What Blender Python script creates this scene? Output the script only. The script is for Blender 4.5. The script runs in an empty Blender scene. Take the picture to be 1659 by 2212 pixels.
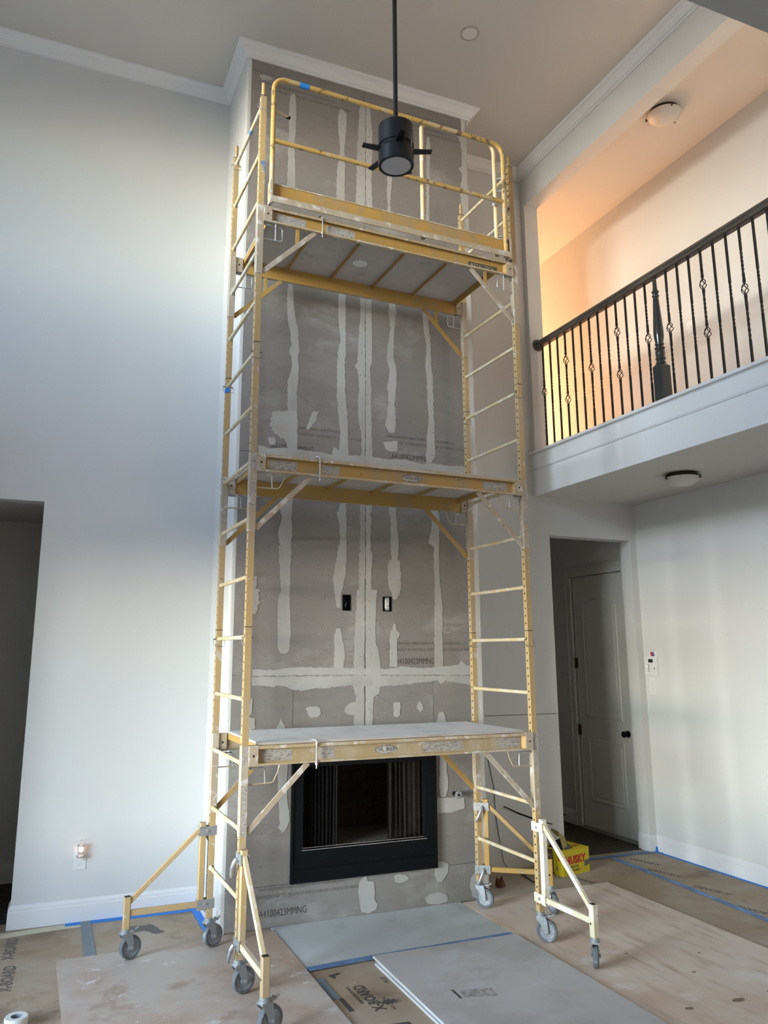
import bpy, bmesh, math, random
from mathutils import Vector, Matrix
random.seed(7)
PI = math.pi
SC = bpy.context.scene
C = SC.collection

# ------------------------------------------------------------------ camera
W_, H_ = 1659, 2212
cam_d = bpy.data.cameras.new('camera'); cam = bpy.data.objects.new('camera', cam_d); C.objects.link(cam)
SC.camera = cam
YAW, PITCH, ROLL = 0.38654, 0.2021, 0.0004
fw = Vector((math.sin(YAW)*math.cos(PITCH), math.cos(YAW)*math.cos(PITCH), math.sin(PITCH)))
rt = Vector((math.cos(YAW), -math.sin(YAW), 0)); up = rt.cross(fw)
rt, up = rt*math.cos(ROLL)+up*math.sin(ROLL), up*math.cos(ROLL)-rt*math.sin(ROLL)
m = Matrix((rt, up, -fw)).transposed().to_4x4(); m.translation = (-1.062, -4.274, 1.714)
cam.matrix_world = m
cam_d.sensor_fit = 'VERTICAL'; cam_d.sensor_height = 24.0
cam_d.lens = 24.0*1666.5/H_
cam_d.shift_x = 50.4/H_; cam_d.shift_y = -39.85/H_
cam_d.clip_start = 0.05; cam_d.clip_end = 60

# ------------------------------------------------------------------ world, lights, exposure
wd = bpy.data.worlds.new('world'); SC.world = wd; wd.use_nodes = True
wn = wd.node_tree.nodes; bg = wn['Background']; sky = wn.new('ShaderNodeTexSky'); sky.sky_type = 'NISHITA'
sky.sun_disc = False; sky.sun_elevation = math.radians(12.0); sky.sun_rotation = math.radians(249); sky.air_density = 1.0; sky.dust_density = 0.8; sky.ozone_density = 2.0
wb = wn.new('ShaderNodeMix'); wb.data_type = 'RGBA'; wb.blend_type = 'MULTIPLY'; wb.inputs[0].default_value = 1.0; wb.inputs[7].default_value = (0.79, 0.985, 1.23, 1)   # camera white balance
hz = wn.new('ShaderNodeHueSaturation'); hz.inputs['Saturation'].default_value = 0.62   # thin haze
wd.node_tree.links.new(sky.outputs[0], hz.inputs['Color']); wd.node_tree.links.new(hz.outputs[0], wb.inputs[6]); wd.node_tree.links.new(wb.outputs[2], bg.inputs[0]); bg.inputs[1].default_value = 2.05
SC.view_settings.view_transform = 'Standard'; SC.view_settings.look = 'None'
SC.view_settings.exposure = 0.52; SC.view_settings.gamma = 1.0
SC.view_settings.use_curve_mapping = False
def area(name, loc, rot, sx, sy, power, col, spread=180):
    l = bpy.data.lights.new(name, 'AREA'); l.shape = 'RECTANGLE'; l.size = sx; l.size_y = sy
    l.energy = power; l.color = col; l.spread = math.radians(spread)
    o = bpy.data.objects.new(name, l); C.objects.link(o); o.location = loc; o.rotation_euler = rot
    return o
XL = -3.3                                   # window wall of the great room
DAY = (0.60, 0.84, 1.0)
# daylight through the two rows of windows in the left wall (lamps stand just outside the glass)
WINS = [(-2.40, -1.40), (-1.25, -0.25)]
UZ0, UZ1, LZ0, LZ1 = 4.35, 5.80, .45, 2.4
for (a, b) in WINS:                          # the windows are the sky's portals into the room
    for zc, hz in (((LZ0+LZ1)/2, LZ1-LZ0), ((UZ0+UZ1)/2, UZ1-UZ0)):
        p_ = area('window_portal', (XL-.13, (a+b)/2, zc), (0, -PI/2, 0), hz, b-a, 1, (1, 1, 1)); p_.data.cycles.is_portal = True
def point(name, loc, power, col, r=0.1):
    l = bpy.data.lights.new(name, 'POINT'); l.energy = power; l.color = col; l.shadow_soft_size = r
    o = bpy.data.objects.new(name, l); C.objects.link(o); o.location = loc
    return o
point('upper_hall_lamp', (3.72, 4.0, 4.45), 135, (1.0, 0.50, 0.235), 0.15)
point('upper_hall_fill', (3.45, -2.8, 4.0), 32, (1.0, .74, .52), .12)  # added warm fill for the hall wall and chimney front, no fixture
area('kitchen_warm_fill', (0.3, -5.6, 3.0), (0, 0, 0), 1.6, 1.0, 34, (1.0, 0.76, 0.50))  # added warm fill from behind the camera, no fixture modelled
area('kitchen_cool_fill', (3.9, -6.2, 1.6), (0, PI/2, 0), 1.4, 1.6, 24, (0.9, 0.93, 1.0))  # added cool fill, there is no window here

# ------------------------------------------------------------------ materials
def lin(c):
    return tuple(((v/255.0+0.055)/1.055)**2.4 if v/255.0 > 0.04045 else v/255.0/12.92 for v in c)
MATS = {}
def mk(name, col, rough=0.6, metal=0.0, layers=(), bump=0.0, bscale=40.0, emit=None, coat=0.0, spec=None):
    """layers: (colour, noise scale, lo, hi, stretch xyz, detail)"""
    if name in MATS: return MATS[name]
    m = bpy.data.materials.new(name); m.use_nodes = True; nt = m.node_tree; n = nt.nodes; b = n['Principled BSDF']
    b.inputs['Roughness'].default_value = rough; b.inputs['Metallic'].default_value = metal
    b.inputs['Base Color'].default_value = (*col, 1)
    if spec is not None: b.inputs['Specular IOR Level'].default_value = spec
    if coat: b.inputs['Coat Weight'].default_value = coat
    tc = n.new('ShaderNodeTexCoord'); prev = None
    oi = n.new('ShaderNodeObjectInfo'); ad = n.new('ShaderNodeVectorMath'); ad.operation = 'MULTIPLY_ADD'
    nt.links.new(oi.outputs['Random'], ad.inputs[0]); ad.inputs[1].default_value = (37, 53, 71); nt.links.new(tc.outputs['Object'], ad.inputs[2])
    for i, (c, sc, lo, hi, st, det) in enumerate(layers):
        mp = n.new('ShaderNodeMapping'); mp.inputs['Scale'].default_value = st; mp.inputs['Location'].default_value = (i*3.7+1, i*1.3, i*5.1)
        nt.links.new(ad.outputs[0], mp.inputs[0])
        no = n.new('ShaderNodeTexNoise'); no.inputs['Scale'].default_value = sc; no.inputs['Detail'].default_value = det
        no.inputs['Roughness'].default_value = 0.62
        nt.links.new(mp.outputs[0], no.inputs['Vector'])
        mr = n.new('ShaderNodeMapRange'); mr.interpolation_type = 'SMOOTHSTEP'
        mr.inputs[1].default_value = lo; mr.inputs[2].default_value = hi
        nt.links.new(no.outputs['Fac'], mr.inputs[0])
        mx = n.new('ShaderNodeMix'); mx.data_type = 'RGBA'
        if prev is None: mx.inputs[6].default_value = (*col, 1)
        else: nt.links.new(prev, mx.inputs[6])
        mx.inputs[7].default_value = (*c, 1); nt.links.new(mr.outputs[0], mx.inputs[0]); prev = mx.outputs[2]
    if prev is not None: nt.links.new(prev, b.inputs['Base Color'])
    if bump:
        no = n.new('ShaderNodeTexNoise'); no.inputs['Scale'].default_value = bscale; no.inputs['Detail'].default_value = 6
        nt.links.new(tc.outputs['Object'], no.inputs['Vector'])
        bp = n.new('ShaderNodeBump'); bp.inputs['Strength'].default_value = bump; bp.inputs['Distance'].default_value = 0.004
        nt.links.new(no.outputs['Fac'], bp.inputs['Height']); nt.links.new(bp.outputs[0], b.inputs['Normal'])
    if emit:
        b.inputs['Emission Color'].default_value = (*emit[0], 1); b.inputs['Emission Strength'].default_value = emit[1]
    MATS[name] = m
    return m
U = (1, 1, 1)
M_WALL = mk('wall_paint', (0.655, 0.655, 0.64), 0.62, bump=0.05, bscale=120)
M_CEIL = mk('ceiling_paint', (0.62, 0.60, 0.57), 0.8, bump=0.08, bscale=90)
M_KCEIL = mk('ceiling_paint_shaded', (0.40, 0.42, 0.425), 0.8, bump=0.08, bscale=90)  # same ceiling paint, its shade put into a darker, cooler colour
M_TRIM = mk('trim_paint', (0.76, 0.76, 0.76), 0.35)
M_DOOR = mk('door_paint', (0.60, 0.60, 0.57), 0.42)
M_CEM = mk('cement_board', (0.25, 0.23, 0.215), 0.85, layers=(
    ((0.235, 0.22, 0.205), 1.6, 0.42, 0.62, (1, 1, 1.6), 6), ((0.36, 0.345, 0.33), 2.4, 0.52, 0.75, (1, 1, 1.3), 8),
    ((0.21, 0.195, 0.18), 30, 0.54, 0.80, (1, 1, 2.2), 6), ((0.225, 0.205, 0.19), 5, 0.48, 0.72, (1, 1, 4.0), 8), ((0.40, 0.39, 0.38), 34, 0.70, 0.76, (1, 1, 1.5), 3)), bump=0.25, bscale=60)
M_MUD = mk('joint_compound', (0.44, 0.435, 0.415), 0.75, layers=(((0.37, 0.36, 0.335), 3.0, 0.4, 0.7, (1, 1, .5), 5), ((0.36, 0.35, 0.33), 22, 0.70, 0.74, U, 2)), bump=0.12, bscale=25)
M_BEAD = mk('bead_compound', (0.56, 0.545, 0.52), 0.75, layers=(((0.42, 0.40, 0.37), 3, 0.45, 0.65, (6, 6, .6), 6), ((0.70, 0.69, 0.67), 9, 0.58, 0.66, (6, 6, .4), 5)), bump=0.15, bscale=30)
M_INK = mk('black_ink', (0.07, 0.065, 0.06), 0.8)
M_INKG = mk('grey_ink', (0.13, 0.12, 0.11), 0.8)
def yellow(name, base, dirt1, dirt2, lo=0.56):
    return mk(name, base, 0.5, layers=((dirt1, 5, 0.48, 0.62, (1, 1, .6), 6), (dirt2, 17, lo, lo+0.07, U, 6), ((0.16, 0.10, 0.05), 30, 0.68, 0.73, U, 4)), bump=0.12, bscale=45)
M_YP = yellow('yellow_post_paint', (0.44, 0.31, 0.15), (0.40, 0.31, 0.19), (0.50, 0.45, 0.37), 0.60)
M_YB = yellow('yellow_beam_paint', (0.42, 0.255, 0.07), (0.36, 0.25, 0.12), (0.46, 0.40, 0.29), 0.66)
M_YR = yellow('cream_rung_paint', (0.56, 0.46, 0.27), (0.58, 0.53, 0.41), (0.64, 0.61, 0.54), 0.54)
M_YG = yellow('worn_rail_paint', (0.47, 0.31, 0.10), (0.46, 0.38, 0.25), (0.15, 0.10, 0.055), 0.55)
M_YD = yellow('dusty_beam_paint', (0.40, 0.30, 0.17), (0.44, 0.36, 0.25), (0.54, 0.50, 0.43), 0.60)
M_FLG = yellow('dusty_flange', (0.44, 0.34, 0.20), (0.50, 0.44, 0.34), (0.62, 0.60, 0.55), 0.56)
M_SLV = yellow('sleeve_dusty', (0.40, 0.33, 0.24), (0.46, 0.41, 0.34), (0.58, 0.56, 0.52), 0.56)
M_CHIP = mk('chipped_cream_paint', (0.66, 0.60, 0.42), 0.5, layers=(((0.78, 0.77, 0.68), 5, 0.45, 0.6, U, 5), ((0.20, 0.10, 0.03), 18, 0.66, 0.70, U, 5)), bump=0.1)
M_DECK_T = mk('deck_top_dust', (0.84, 0.85, 0.86), 0.6, layers=(((0.70, 0.71, 0.72), 4, 0.5, 0.7, U, 6), ((0.74, 0.75, 0.76), 12, 0.55, 0.65, U, 4), ((0.14, 0.13, 0.12), 15, 0.74, 0.77, (1, 3, 1), 3)), bump=0.1)
M_DECK_B = mk('deck_underside', (0.44, 0.41, 0.38), 0.8, layers=(((0.52, 0.50, 0.48), 2.5, 0.45, 0.7, U, 6), ((0.34, 0.31, 0.28), 5, 0.58, 0.7, U, 6)))
M_ZINC = mk('zinc_metal', (0.50, 0.53, 0.55), 0.38, 0.75, layers=(((0.36, 0.38, 0.40), 30, 0.5, 0.65, U, 4),))
M_GALV = mk('caster_metal', (0.34, 0.37, 0.39), 0.45, 0.5, layers=(((0.50, 0.52, 0.53), 25, 0.58, 0.68, U, 4),))
M_TYRE = mk('caster_rubber', (0.12, 0.13, 0.14), 0.7, layers=(((0.30, 0.33, 0.35), 20, 0.55, 0.66, U, 4),))
M_HUB = mk('caster_hub', (0.23, 0.25, 0.27), 0.6, layers=(((0.38, 0.41, 0.43), 16, 0.5, 0.65, U, 4),))
M_HOLE = mk('hole_dark', (0.012, 0.009, 0.007), 0.9)
M_BLK = mk('black_metal', (0.006, 0.007, 0.008), 0.4, spec=0.12)
M_FAN = mk('matte_black_fan', (0.008, 0.010, 0.013), 0.32, 0.2)
M_LENS = mk('frosted_lens', (0.42, 0.42, 0.43), 0.45)
M_BOWL = mk('frosted_bowl', (0.64, 0.62, 0.58), 0.4)
M_BRONZE = mk('dark_bronze', (0.03, 0.02, 0.015), 0.4, 0.4)
M_WOOD = mk('dark_stained_wood', (0.050, 0.042, 0.036), 0.38, layers=(((0.085, 0.072, 0.06), 14, 0.45, 0.6, (6, .3, 6), 5),))
M_NEWEL = mk('dark_newel_wood', (0.028, 0.032, 0.033), 0.22, coat=0.3)
M_IRON = mk('wrought_iron', (0.012, 0.010, 0.010), 0.5, 0.3)
M_PAPER = mk('floor_paper', (0.34, 0.26, 0.18), 0.75, layers=(((0.42, 0.37, 0.31), 1.2, 0.42, 0.66, U, 7), ((0.22, 0.165, 0.115), 2.5, 0.55, 0.72, U, 6), ((0.46, 0.46, 0.45), 9, 0.66, 0.74, U, 5)), bump=0.1, bscale=14)
M_PLY = mk('plywood', (0.58, 0.44, 0.33), 0.7, layers=(((0.66, 0.57, 0.49), 1.4, 0.4, 0.62, (1.5, .7, 1), 6), ((0.47, 0.36, 0.27), 3.5, 0.50, 0.74, (5, .7, 1), 8), ((0.70, 0.66, 0.62), 3, 0.56, 0.72, (1, 1, 1), 7), ((0.30, 0.22, 0.17), 5, 0.66, 0.76, (2.2, .9, 1), 6)), bump=0.08, bscale=30)
M_PLYE = mk('plywood_edge', (0.42, 0.33, 0.23), 0.8, layers=(((0.25, 0.17, 0.11), 8, 0.45, 0.6, (1, 1, 60), 3),))
M_DUST = mk('dusty_plywood', (0.40, 0.30, 0.235), 0.75, layers=(((0.47, 0.425, 0.385), 1.6, 0.36, 0.58, U, 8), ((0.36, 0.28, 0.23), 4, 0.54, 0.68, U, 7), ((0.60, 0.59, 0.58), 9, 0.60, 0.70, U, 6), ((0.24, 0.22, 0.21), 11, 0.68, 0.73, U, 4)), bump=0.12, bscale=25)
M_DRY = mk('drywall_face', (0.48, 0.47, 0.46), 0.8, layers=(((0.40, 0.385, 0.37), 2, 0.45, 0.65, U, 6), ((0.50, 0.51, 0.52), 3, 0.58, 0.72, U, 5)))
M_DRYE = mk('drywall_edge', (0.50, 0.51, 0.52), 0.8)
M_HEAR = mk('hearth_slab', (0.46, 0.485, 0.48), 0.6, layers=(((0.53, 0.555, 0.56), 2.2, 0.45, 0.65, U, 6), ((0.39, 0.41, 0.41), 3, 0.56, 0.7, U, 6), ((0.62, 0.64, 0.65), 25, 0.69, 0.73, U, 3)), bump=0.08)
M_BLUE = mk('blue_tape', (0.015, 0.20, 0.66), 0.6)
M_BLUED = mk('dusty_blue_tape', (0.11, 0.20, 0.38), 0.7, layers=(((0.16, 0.29, 0.52), 6, 0.45, 0.6, U, 5), ((0.20, 0.25, 0.33), 9, 0.58, 0.7, U, 5)))
M_MASK = mk('masking_tape', (0.56, 0.53, 0.40), 0.7)
M_DUCT = mk('grey_duct_tape', (0.17, 0.215, 0.25), 0.55, layers=(((0.28, 0.33, 0.37), 5, 0.5, 0.65, U, 5),))
M_DARKF = mk('hall_floor_shaded', (0.07, 0.055, 0.04), 0.9, layers=(((0.035, 0.028, 0.02), 30, 0.45, 0.6, U, 4),))  # hallway shade put into a darker floor colour
M_WHITE = mk('white_plastic', (0.74, 0.74, 0.73), 0.4)
M_YBOX = mk('yellow_cardboard', (0.62, 0.50, 0.015), 0.55)
M_RED = mk('red_ink', (0.55, 0.02, 0.025), 0.6)
M_BAG = mk('black_plastic', (0.015, 0.015, 0.015), 0.35)
M_BROWN = mk('brown_print', (0.10, 0.05, 0.035), 0.6, layers=(((0.30, 0.17, 0.10), 14, 0.5, 0.6, U, 3), ((0.02, 0.015, 0.012), 9, 0.5, 0.6, U, 3)))
M_CLOTH = mk('russet_paper', (0.16, 0.065, 0.03), 0.9)
M_STICK = mk('sticker', (0.42, 0.40, 0.37), 0.6, layers=(((0.22, 0.205, 0.19), 75, 0.50, 0.58, (.7, 1, 3.5), 2), ((0.44, 0.40, 0.33), 10, 0.55, 0.65, U, 4)))
M_STICKD = mk('dark_sticker', (0.06, 0.055, 0.05), 0.6)
M_CHAL = mk('pencil_line', (0.16, 0.155, 0.15), 0.8)
M_BRASS = mk('hinge_brass', (0.16, 0.11, 0.055), 0.4, 0.8)
M_SCREEN = mk('dark_screen', (0.02, 0.03, 0.025), 0.2)
M_LBLUE = mk('blue_print', (0.05, 0.12, 0.36), 0.5)
M_GLOW = mk('night_bulb', (1, 0.8, 0.6), 0.4, emit=((1.0, 0.55, 0.28), 2.0))
M_CHROME = mk('chrome', (0.7, 0.7, 0.7), 0.2, 1.0)
M_BRICKF = mk('fireback_brick', (0.025, 0.018, 0.014), 0.9, layers=(((0.028, 0.02, 0.016), 6, 0.45, 0.6, U, 5),))
M_SILL = mk('firebox_floor', (0.12, 0.105, 0.09), 0.8)
def mesh_curtain(name, col):
    m = bpy.data.materials.new(name); m.use_nodes = True; nt = m.node_tree; n = nt.nodes; b = n['Principled BSDF']
    b.inputs['Base Color'].default_value = (*col, 1); b.inputs['Roughness'].default_value = 0.7; b.inputs['Specular IOR Level'].default_value = 0.1
    b.inputs['Alpha'].default_value = 0.8
    tc = n.new('ShaderNodeTexCoord'); w = n.new('ShaderNodeTexWave'); w.bands_direction = 'DIAGONAL'; w.inputs['Scale'].default_value = 60
    nt.links.new(tc.outputs['Object'], w.inputs[0]); mr = n.new('ShaderNodeMapRange'); mr.inputs[3].default_value = 0.55; mr.inputs[4].default_value = 0.95
    nt.links.new(w.outputs['Fac'], mr.inputs[0]); nt.links.new(mr.outputs[0], b.inputs['Alpha'])
    return m
M_CURT = mesh_curtain('steel_mesh_dark', (0.006, 0.006, 0.007)); M_CURT2 = mesh_curtain('steel_mesh_brown', (0.016, 0.013, 0.011))
def glass(name):
    m = bpy.data.materials.new(name); m.use_nodes = True; nt = m.node_tree; n = nt.nodes
    n.remove(n['Principled BSDF']); t = n.new('ShaderNodeBsdfTransparent'); g = n.new('ShaderNodeBsdfGlossy'); g.inputs[1].default_value = 0.02
    mx = n.new('ShaderNodeMixShader'); mx.inputs[0].default_value = 0.06
    nt.links.new(t.outputs[0], mx.inputs[1]); nt.links.new(g.outputs[0], mx.inputs[2]); nt.links.new(mx.outputs[0], n['Material Output'].inputs[0])
    return m
M_GLASS = glass('window_glass')

# ------------------------------------------------------------------ mesh builder
class MB:
    def __init__(s): s.v = []; s.f = []; s.m = []; s.sm = []; s.mats = []
    def mi(s, mat):
        if mat not in s.mats: s.mats.append(mat)
        return s.mats.index(mat)
    def add(s, vs, fs, mat, smooth=False):
        o = len(s.v); s.v += [tuple(v) for v in vs]; k = s.mi(mat)
        for f in fs: s.f.append([i+o for i in f]); s.m.append(k); s.sm.append(smooth)
        return s
    def box(s, x0, x1, y0, y1, z0, z1, mat):
        vs = [(x, y, z) for x in (x0, x1) for y in (y0, y1) for z in (z0, z1)]
        return s.add(vs, [(0, 1, 3, 2), (4, 6, 7, 5), (0, 4, 5, 1), (2, 3, 7, 6), (0, 2, 6, 4), (1, 5, 7, 3)], mat)
    def bar(s, p0, p1, w, h, mat, upv=(0, 0, 1), ch=0.12, t0=1, t1=1):
        """rectangular bar with chamfered edges; w across, h along upv"""
        p0, p1 = Vector(p0), Vector(p1); d = (p1-p0).normalized(); u = Vector(upv)
        if abs(d.dot(u)) > 0.98: u = Vector((0, 1, 0))
        r = d.cross(u).normalized(); u = r.cross(d).normalized(); c = min(w, h)*ch
        prof = [(-w/2+c, -h/2), (w/2-c, -h/2), (w/2, -h/2+c), (w/2, h/2-c), (w/2-c, h/2), (-w/2+c, h/2), (-w/2, h/2-c), (-w/2, -h/2+c)]
        vs = [p0+r*(a*t0)+u*(b*t0) for a, b in prof]+[p1+r*(a*t1)+u*(b*t1) for a, b in prof]
        fs = [(i, (i+1) % 8, 8+(i+1) % 8, 8+i) for i in range(8)]+[tuple(range(7, -1, -1)), tuple(range(8, 16))]
        return s.add(vs, fs, mat)
    def tube(s, pts, r, mat, n=10, caps=True, closed=False):
        pts = [Vector(p) for p in pts]; N = len(pts); rs = r if isinstance(r, (list, tuple)) else [r]*N
        rings = []; ref = None
        for i, p in enumerate(pts):
            a = pts[i-1] if (i > 0 or closed) else p; b = pts[(i+1) % N] if (i < N-1 or closed) else p
            d = (b-a).normalized()
            if ref is None:
                ref = Vector((0, 0, 1)) if abs(d.z) < 0.9 else Vector((1, 0, 0))
            x = d.cross(ref).normalized(); y = x.cross(d).normalized(); ref = y
            rings.append([p+(x*math.cos(2*PI*k/n)+y*math.sin(2*PI*k/n))*rs[i] for k in range(n)])
        vs = [v for g in rings for v in g]; fs = []
        for i in range(N if closed else N-1):
            j = (i+1) % N
            for k in range(n): fs.append((i*n+k, i*n+(k+1) % n, j*n+(k+1) % n, j*n+k))
        s.add(vs, fs, mat, True)
        if caps and not closed:
            s.add(rings[0], [tuple(range(n-1, -1, -1))], mat); s.add(rings[-1], [tuple(range(n))], mat)
        return s
    def lathe(s, prof, loc, mat, n=24, axis=(0, 0, 1), smooth=True):
        """prof: (radius, height) pairs along the axis"""
        a = Vector(axis).normalized(); t = Vector((1, 0, 0)) if abs(a.x) < 0.9 else Vector((0, 1, 0))
        x = a.cross(t).normalized(); y = a.cross(x); loc = Vector(loc); vs = []; cut = [0]
        for i in range(1, len(prof)-1):         # sharp corners of the profile get their own ring
            u = Vector((prof[i][0]-prof[i-1][0], prof[i][1]-prof[i-1][1])); w = Vector((prof[i+1][0]-prof[i][0], prof[i+1][1]-prof[i][1]))
            if u.length > 0 and w.length > 0 and u.angle(w) > 0.6: cut.append(i)
        if smooth and len(cut) > 1:
            cut.append(len(prof)-1)
            for c0, c1 in zip(cut[:-1], cut[1:]): s.lathe(prof[c0:c1+1], loc, mat, n, axis, 'keep')
            return s
        for r, h in prof:
            for k in range(n): vs.append(loc+a*h+(x*math.cos(2*PI*k/n)+y*math.sin(2*PI*k/n))*max(r, 1e-5))
        fs = []
        for i in range(len(prof)-1):
            for k in range(n): fs.append((i*n+k, i*n+(k+1) % n, (i+1)*n+(k+1) % n, (i+1)*n+k))
        s.add(vs, fs, mat, bool(smooth))
        return s
    def prism(s, poly, mat, f, t0, t1):
        """poly 2D list, f(a,b,t)->xyz, thickness t0..t1"""
        n = len(poly); vs = [f(a, b, t0) for a, b in poly]+[f(a, b, t1) for a, b in poly]
        fs = [tuple(range(n-1, -1, -1)), tuple(range(n, 2*n))]+[(i, (i+1) % n, n+(i+1) % n, n+i) for i in range(n)]
        return s.add(vs, fs, mat)
    def obj(s, name, parent=None, loc=None, rotz=None, fix=True):
        me = bpy.data.meshes.new(name); me.from_pydata(s.v, [], s.f)
        for mt in s.mats: me.materials.append(mt)
        me.polygons.foreach_set('material_index', s.m); me.polygons.foreach_set('use_smooth', s.sm)
        if fix:
            bm = bmesh.new(); bm.from_mesh(me); bmesh.ops.recalc_face_normals(bm, faces=bm.faces); bm.to_mesh(me); bm.free()
        me.update()
        o = bpy.data.objects.new(name, me); C.objects.link(o)
        if parent: o.parent = parent
        if loc: o.location = loc
        if rotz: o.rotation_euler.z = rotz
        return o
def tag(o, label=None, cat=None, group=None, kind=None):
    if label: o['label'] = label
    if cat: o['category'] = cat
    if group: o['group'] = group
    if kind: o['kind'] = kind
    return o
def empty(name, loc=(0, 0, 0), rz=0):
    o = bpy.data.objects.new(name, None); C.objects.link(o); o.location = loc; o.rotation_euler.z = rz; o.empty_display_size = 0.1
    return o
def copy(o, parent=None, loc=None, rz=None):
    c = o.copy(); C.objects.link(c); c.parent = parent
    if loc is not None: c.location = loc
    if rz is not None: c.rotation_euler.z = rz
    for ch in list(o.children): copy(ch, c)
    return c
def struct(o, label=None):
    o['kind'] = 'structure'
    if label: o['label'] = label
    return o
def text(name, s, size, mat, M, parent=None, sx=1.0, thick=0.0004, align='LEFT', bold=0.0):
    cu = bpy.data.curves.new(name, 'FONT'); cu.body = s; cu.size = size; cu.extrude = thick; cu.resolution_u = 2; cu.align_x = align; cu.offset = bold*size
    t = bpy.data.objects.new('tmp_text', cu); C.objects.link(t)
    dg = bpy.context.evaluated_depsgraph_get(); me = bpy.data.meshes.new_from_object(t.evaluated_get(dg)); me.name = name
    bpy.data.objects.remove(t); bpy.data.curves.remove(cu)
    me.transform(M @ Matrix.Diagonal((sx, 1, 1, 1))); me.materials.clear(); me.materials.append(mat)
    o = bpy.data.objects.new(name, me); C.objects.link(o)
    if parent: o.parent = parent
    return o
def frame_m(o, x, y):                       # text matrix: origin, x direction, y direction
    x, y = Vector(x).normalized(), Vector(y).normalized(); z = x.cross(y)
    m = Matrix((x, y, z)).transposed().to_4x4(); m.translation = o
    return m
def jag(poly, amp, seg, seed):
    r = random.Random(seed); out = []
    for i, a in enumerate(poly):
        b = poly[(i+1) % len(poly)]; L = math.hypot(b[0]-a[0], b[1]-a[1]); k = max(1, int(L/seg)); out.append(a)
        for j in range(1, k):
            t = j/k; nx, ny = -(b[1]-a[1])/L, (b[0]-a[0])/L; d = r.uniform(-amp, amp)
            out.append((a[0]+(b[0]-a[0])*t+nx*d, a[1]+(b[1]-a[1])*t+ny*d))
    return out
# ------------------------------------------------------------------ the room
FZ = -0.012; YB = 1.508; YC = 0.911; XA, XB = 0.092, 2.052; XR = 4.13; ZC = 6.37; ZL = 3.10; YK = -3.22; XF = 3.0; YE = -7.2
b = MB()
b.box(-1.113, 3.143, YB, YB+.14, FZ, 2.75, M_WALL); b.box(-4, -1.86, YB, YB+.14, FZ, 2.75, M_WALL)
b.box(-4, XF, YB, YB+.14, 2.75, ZC+.1, M_WALL); b.box(XF, 4.3, YB, YB+.14, 2.75, 3.46, M_WALL); b.box(4.056, XR, YB, YB+.14, FZ, 2.75, M_WALL)
struct(b.obj('wall_back'))
b = MB(); b.box(XF, XF+.14, YB, 5.2, 3.1, ZC, M_WALL); b.box(XF-.01, XF+.14, 1.45, YB, 3.50, 5.985, M_WALL)
struct(b.obj('wall_upper_hall'))
b = MB(); b.box(XF-.01, XF+.14, YK, YB, 5.985, ZC+.1, M_WALL); struct(b.obj('wall_header'))
DY0, DY1, DZ = 1.735, 2.527, 2.484                      # hallway door leaf, in the right wall
b = MB()
b.box(XR, XR+.12, YE, DY0-.02, FZ, 6.4, M_WALL); b.box(XR, XR+.12, DY1+.02, 5.2, FZ, 6.4, M_WALL); b.box(XR, XR+.12, DY0-.02, DY1+.02, DZ+.02, 6.4, M_WALL); b.box(XR+.06, XR+.12, DY0-.02, DY1+.02, FZ, DZ+.02, M_WALL)
struct(b.obj('wall_right'))
b = MB()
ys = [YE]+[v for w in WINS for v in w]+[YB]
for i in range(0, len(ys)-1, 2): b.box(XL-.14, XL, ys[i], ys[i+1], FZ, ZC+.1, M_WALL)
for (a, c) in WINS: b.box(XL-.14, XL, a, c, FZ, LZ0, M_WALL); b.box(XL-.14, XL, a, c, LZ1, UZ0, M_WALL); b.box(XL-.14, XL, a, c, UZ1, ZC+.1, M_WALL)
struct(b.obj('wall_left'))
n = 0
for (a, c) in WINS:
    for z0, z1 in ((LZ0, LZ1), (UZ0, UZ1)):
        n += 1; e = struct(empty('window_%d' % n, (XL-.07, (a+c)/2, z0))); w = (c-a)/2; h = z1-z0
        f = MB(); f.box(-.03, .03, -w, -w+.05, 0, h, M_TRIM); f.box(-.03, .03, w-.05, w, 0, h, M_TRIM); f.box(-.03, .03, -w+.05, w-.05, 0, .05, M_TRIM); f.box(-.03, .03, -w+.05, w-.05, h-.05, h, M_TRIM)
        f.box(-.02, .02, -w+.05, w-.05, h/2-.02, h/2+.02, M_TRIM); f.obj('window_frame', e)
        g = MB(); g.box(-.004, .004, -w+.05, w-.05, .05, h/2-.02, M_GLASS); g.obj('pane', e)
        g = MB(); g.box(-.004, .004, -w+.05, w-.05, h/2+.02, h-.05, M_GLASS); g.obj('pane', e)
b = MB(); b.box(-2.05, -1.78, .85, YB, FZ, 2.9, M_WALL); struct(b.obj('added_light_blocker'))  # unseen pier added to block window light from the left hallway
b = MB(); b.box(-4, 4.3, YE-.12, YE, FZ, ZL+.2, M_WALL); struct(b.obj('wall_kitchen'))
b = MB(); b.box(-4, XF, YK-.1, YK, ZL+.1, ZC+.1, M_WALL); struct(b.obj('wall_over_kitchen'))
b = MB(); b.box(-4, .4, 2.6, 2.7, FZ, 2.9, M_WALL); b.box(.3, .4, YB+.14, 2.6, FZ, 2.9, M_WALL); b.box(-4, -3.9, YB+.14, 2.6, FZ, 2.9, M_WALL)
struct(b.obj('wall_left_hallway'))
b = MB(); b.box(-4, .4, YB+.14, 2.7, 2.76, 2.9, M_CEIL); struct(b.obj('ceiling_left_hallway'))
b = MB(); b.box(2.9, 3.0, YB+.14, 5.1, FZ, 3.1, M_WALL); b.box(2.9, 4.3, 5.1, 5.2, FZ, 3.1, M_WALL); b.box(XF, 4.3, 5.1, 5.2, 3.1, ZC, M_WALL)
struct(b.obj('wall_hallway_end'))
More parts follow.
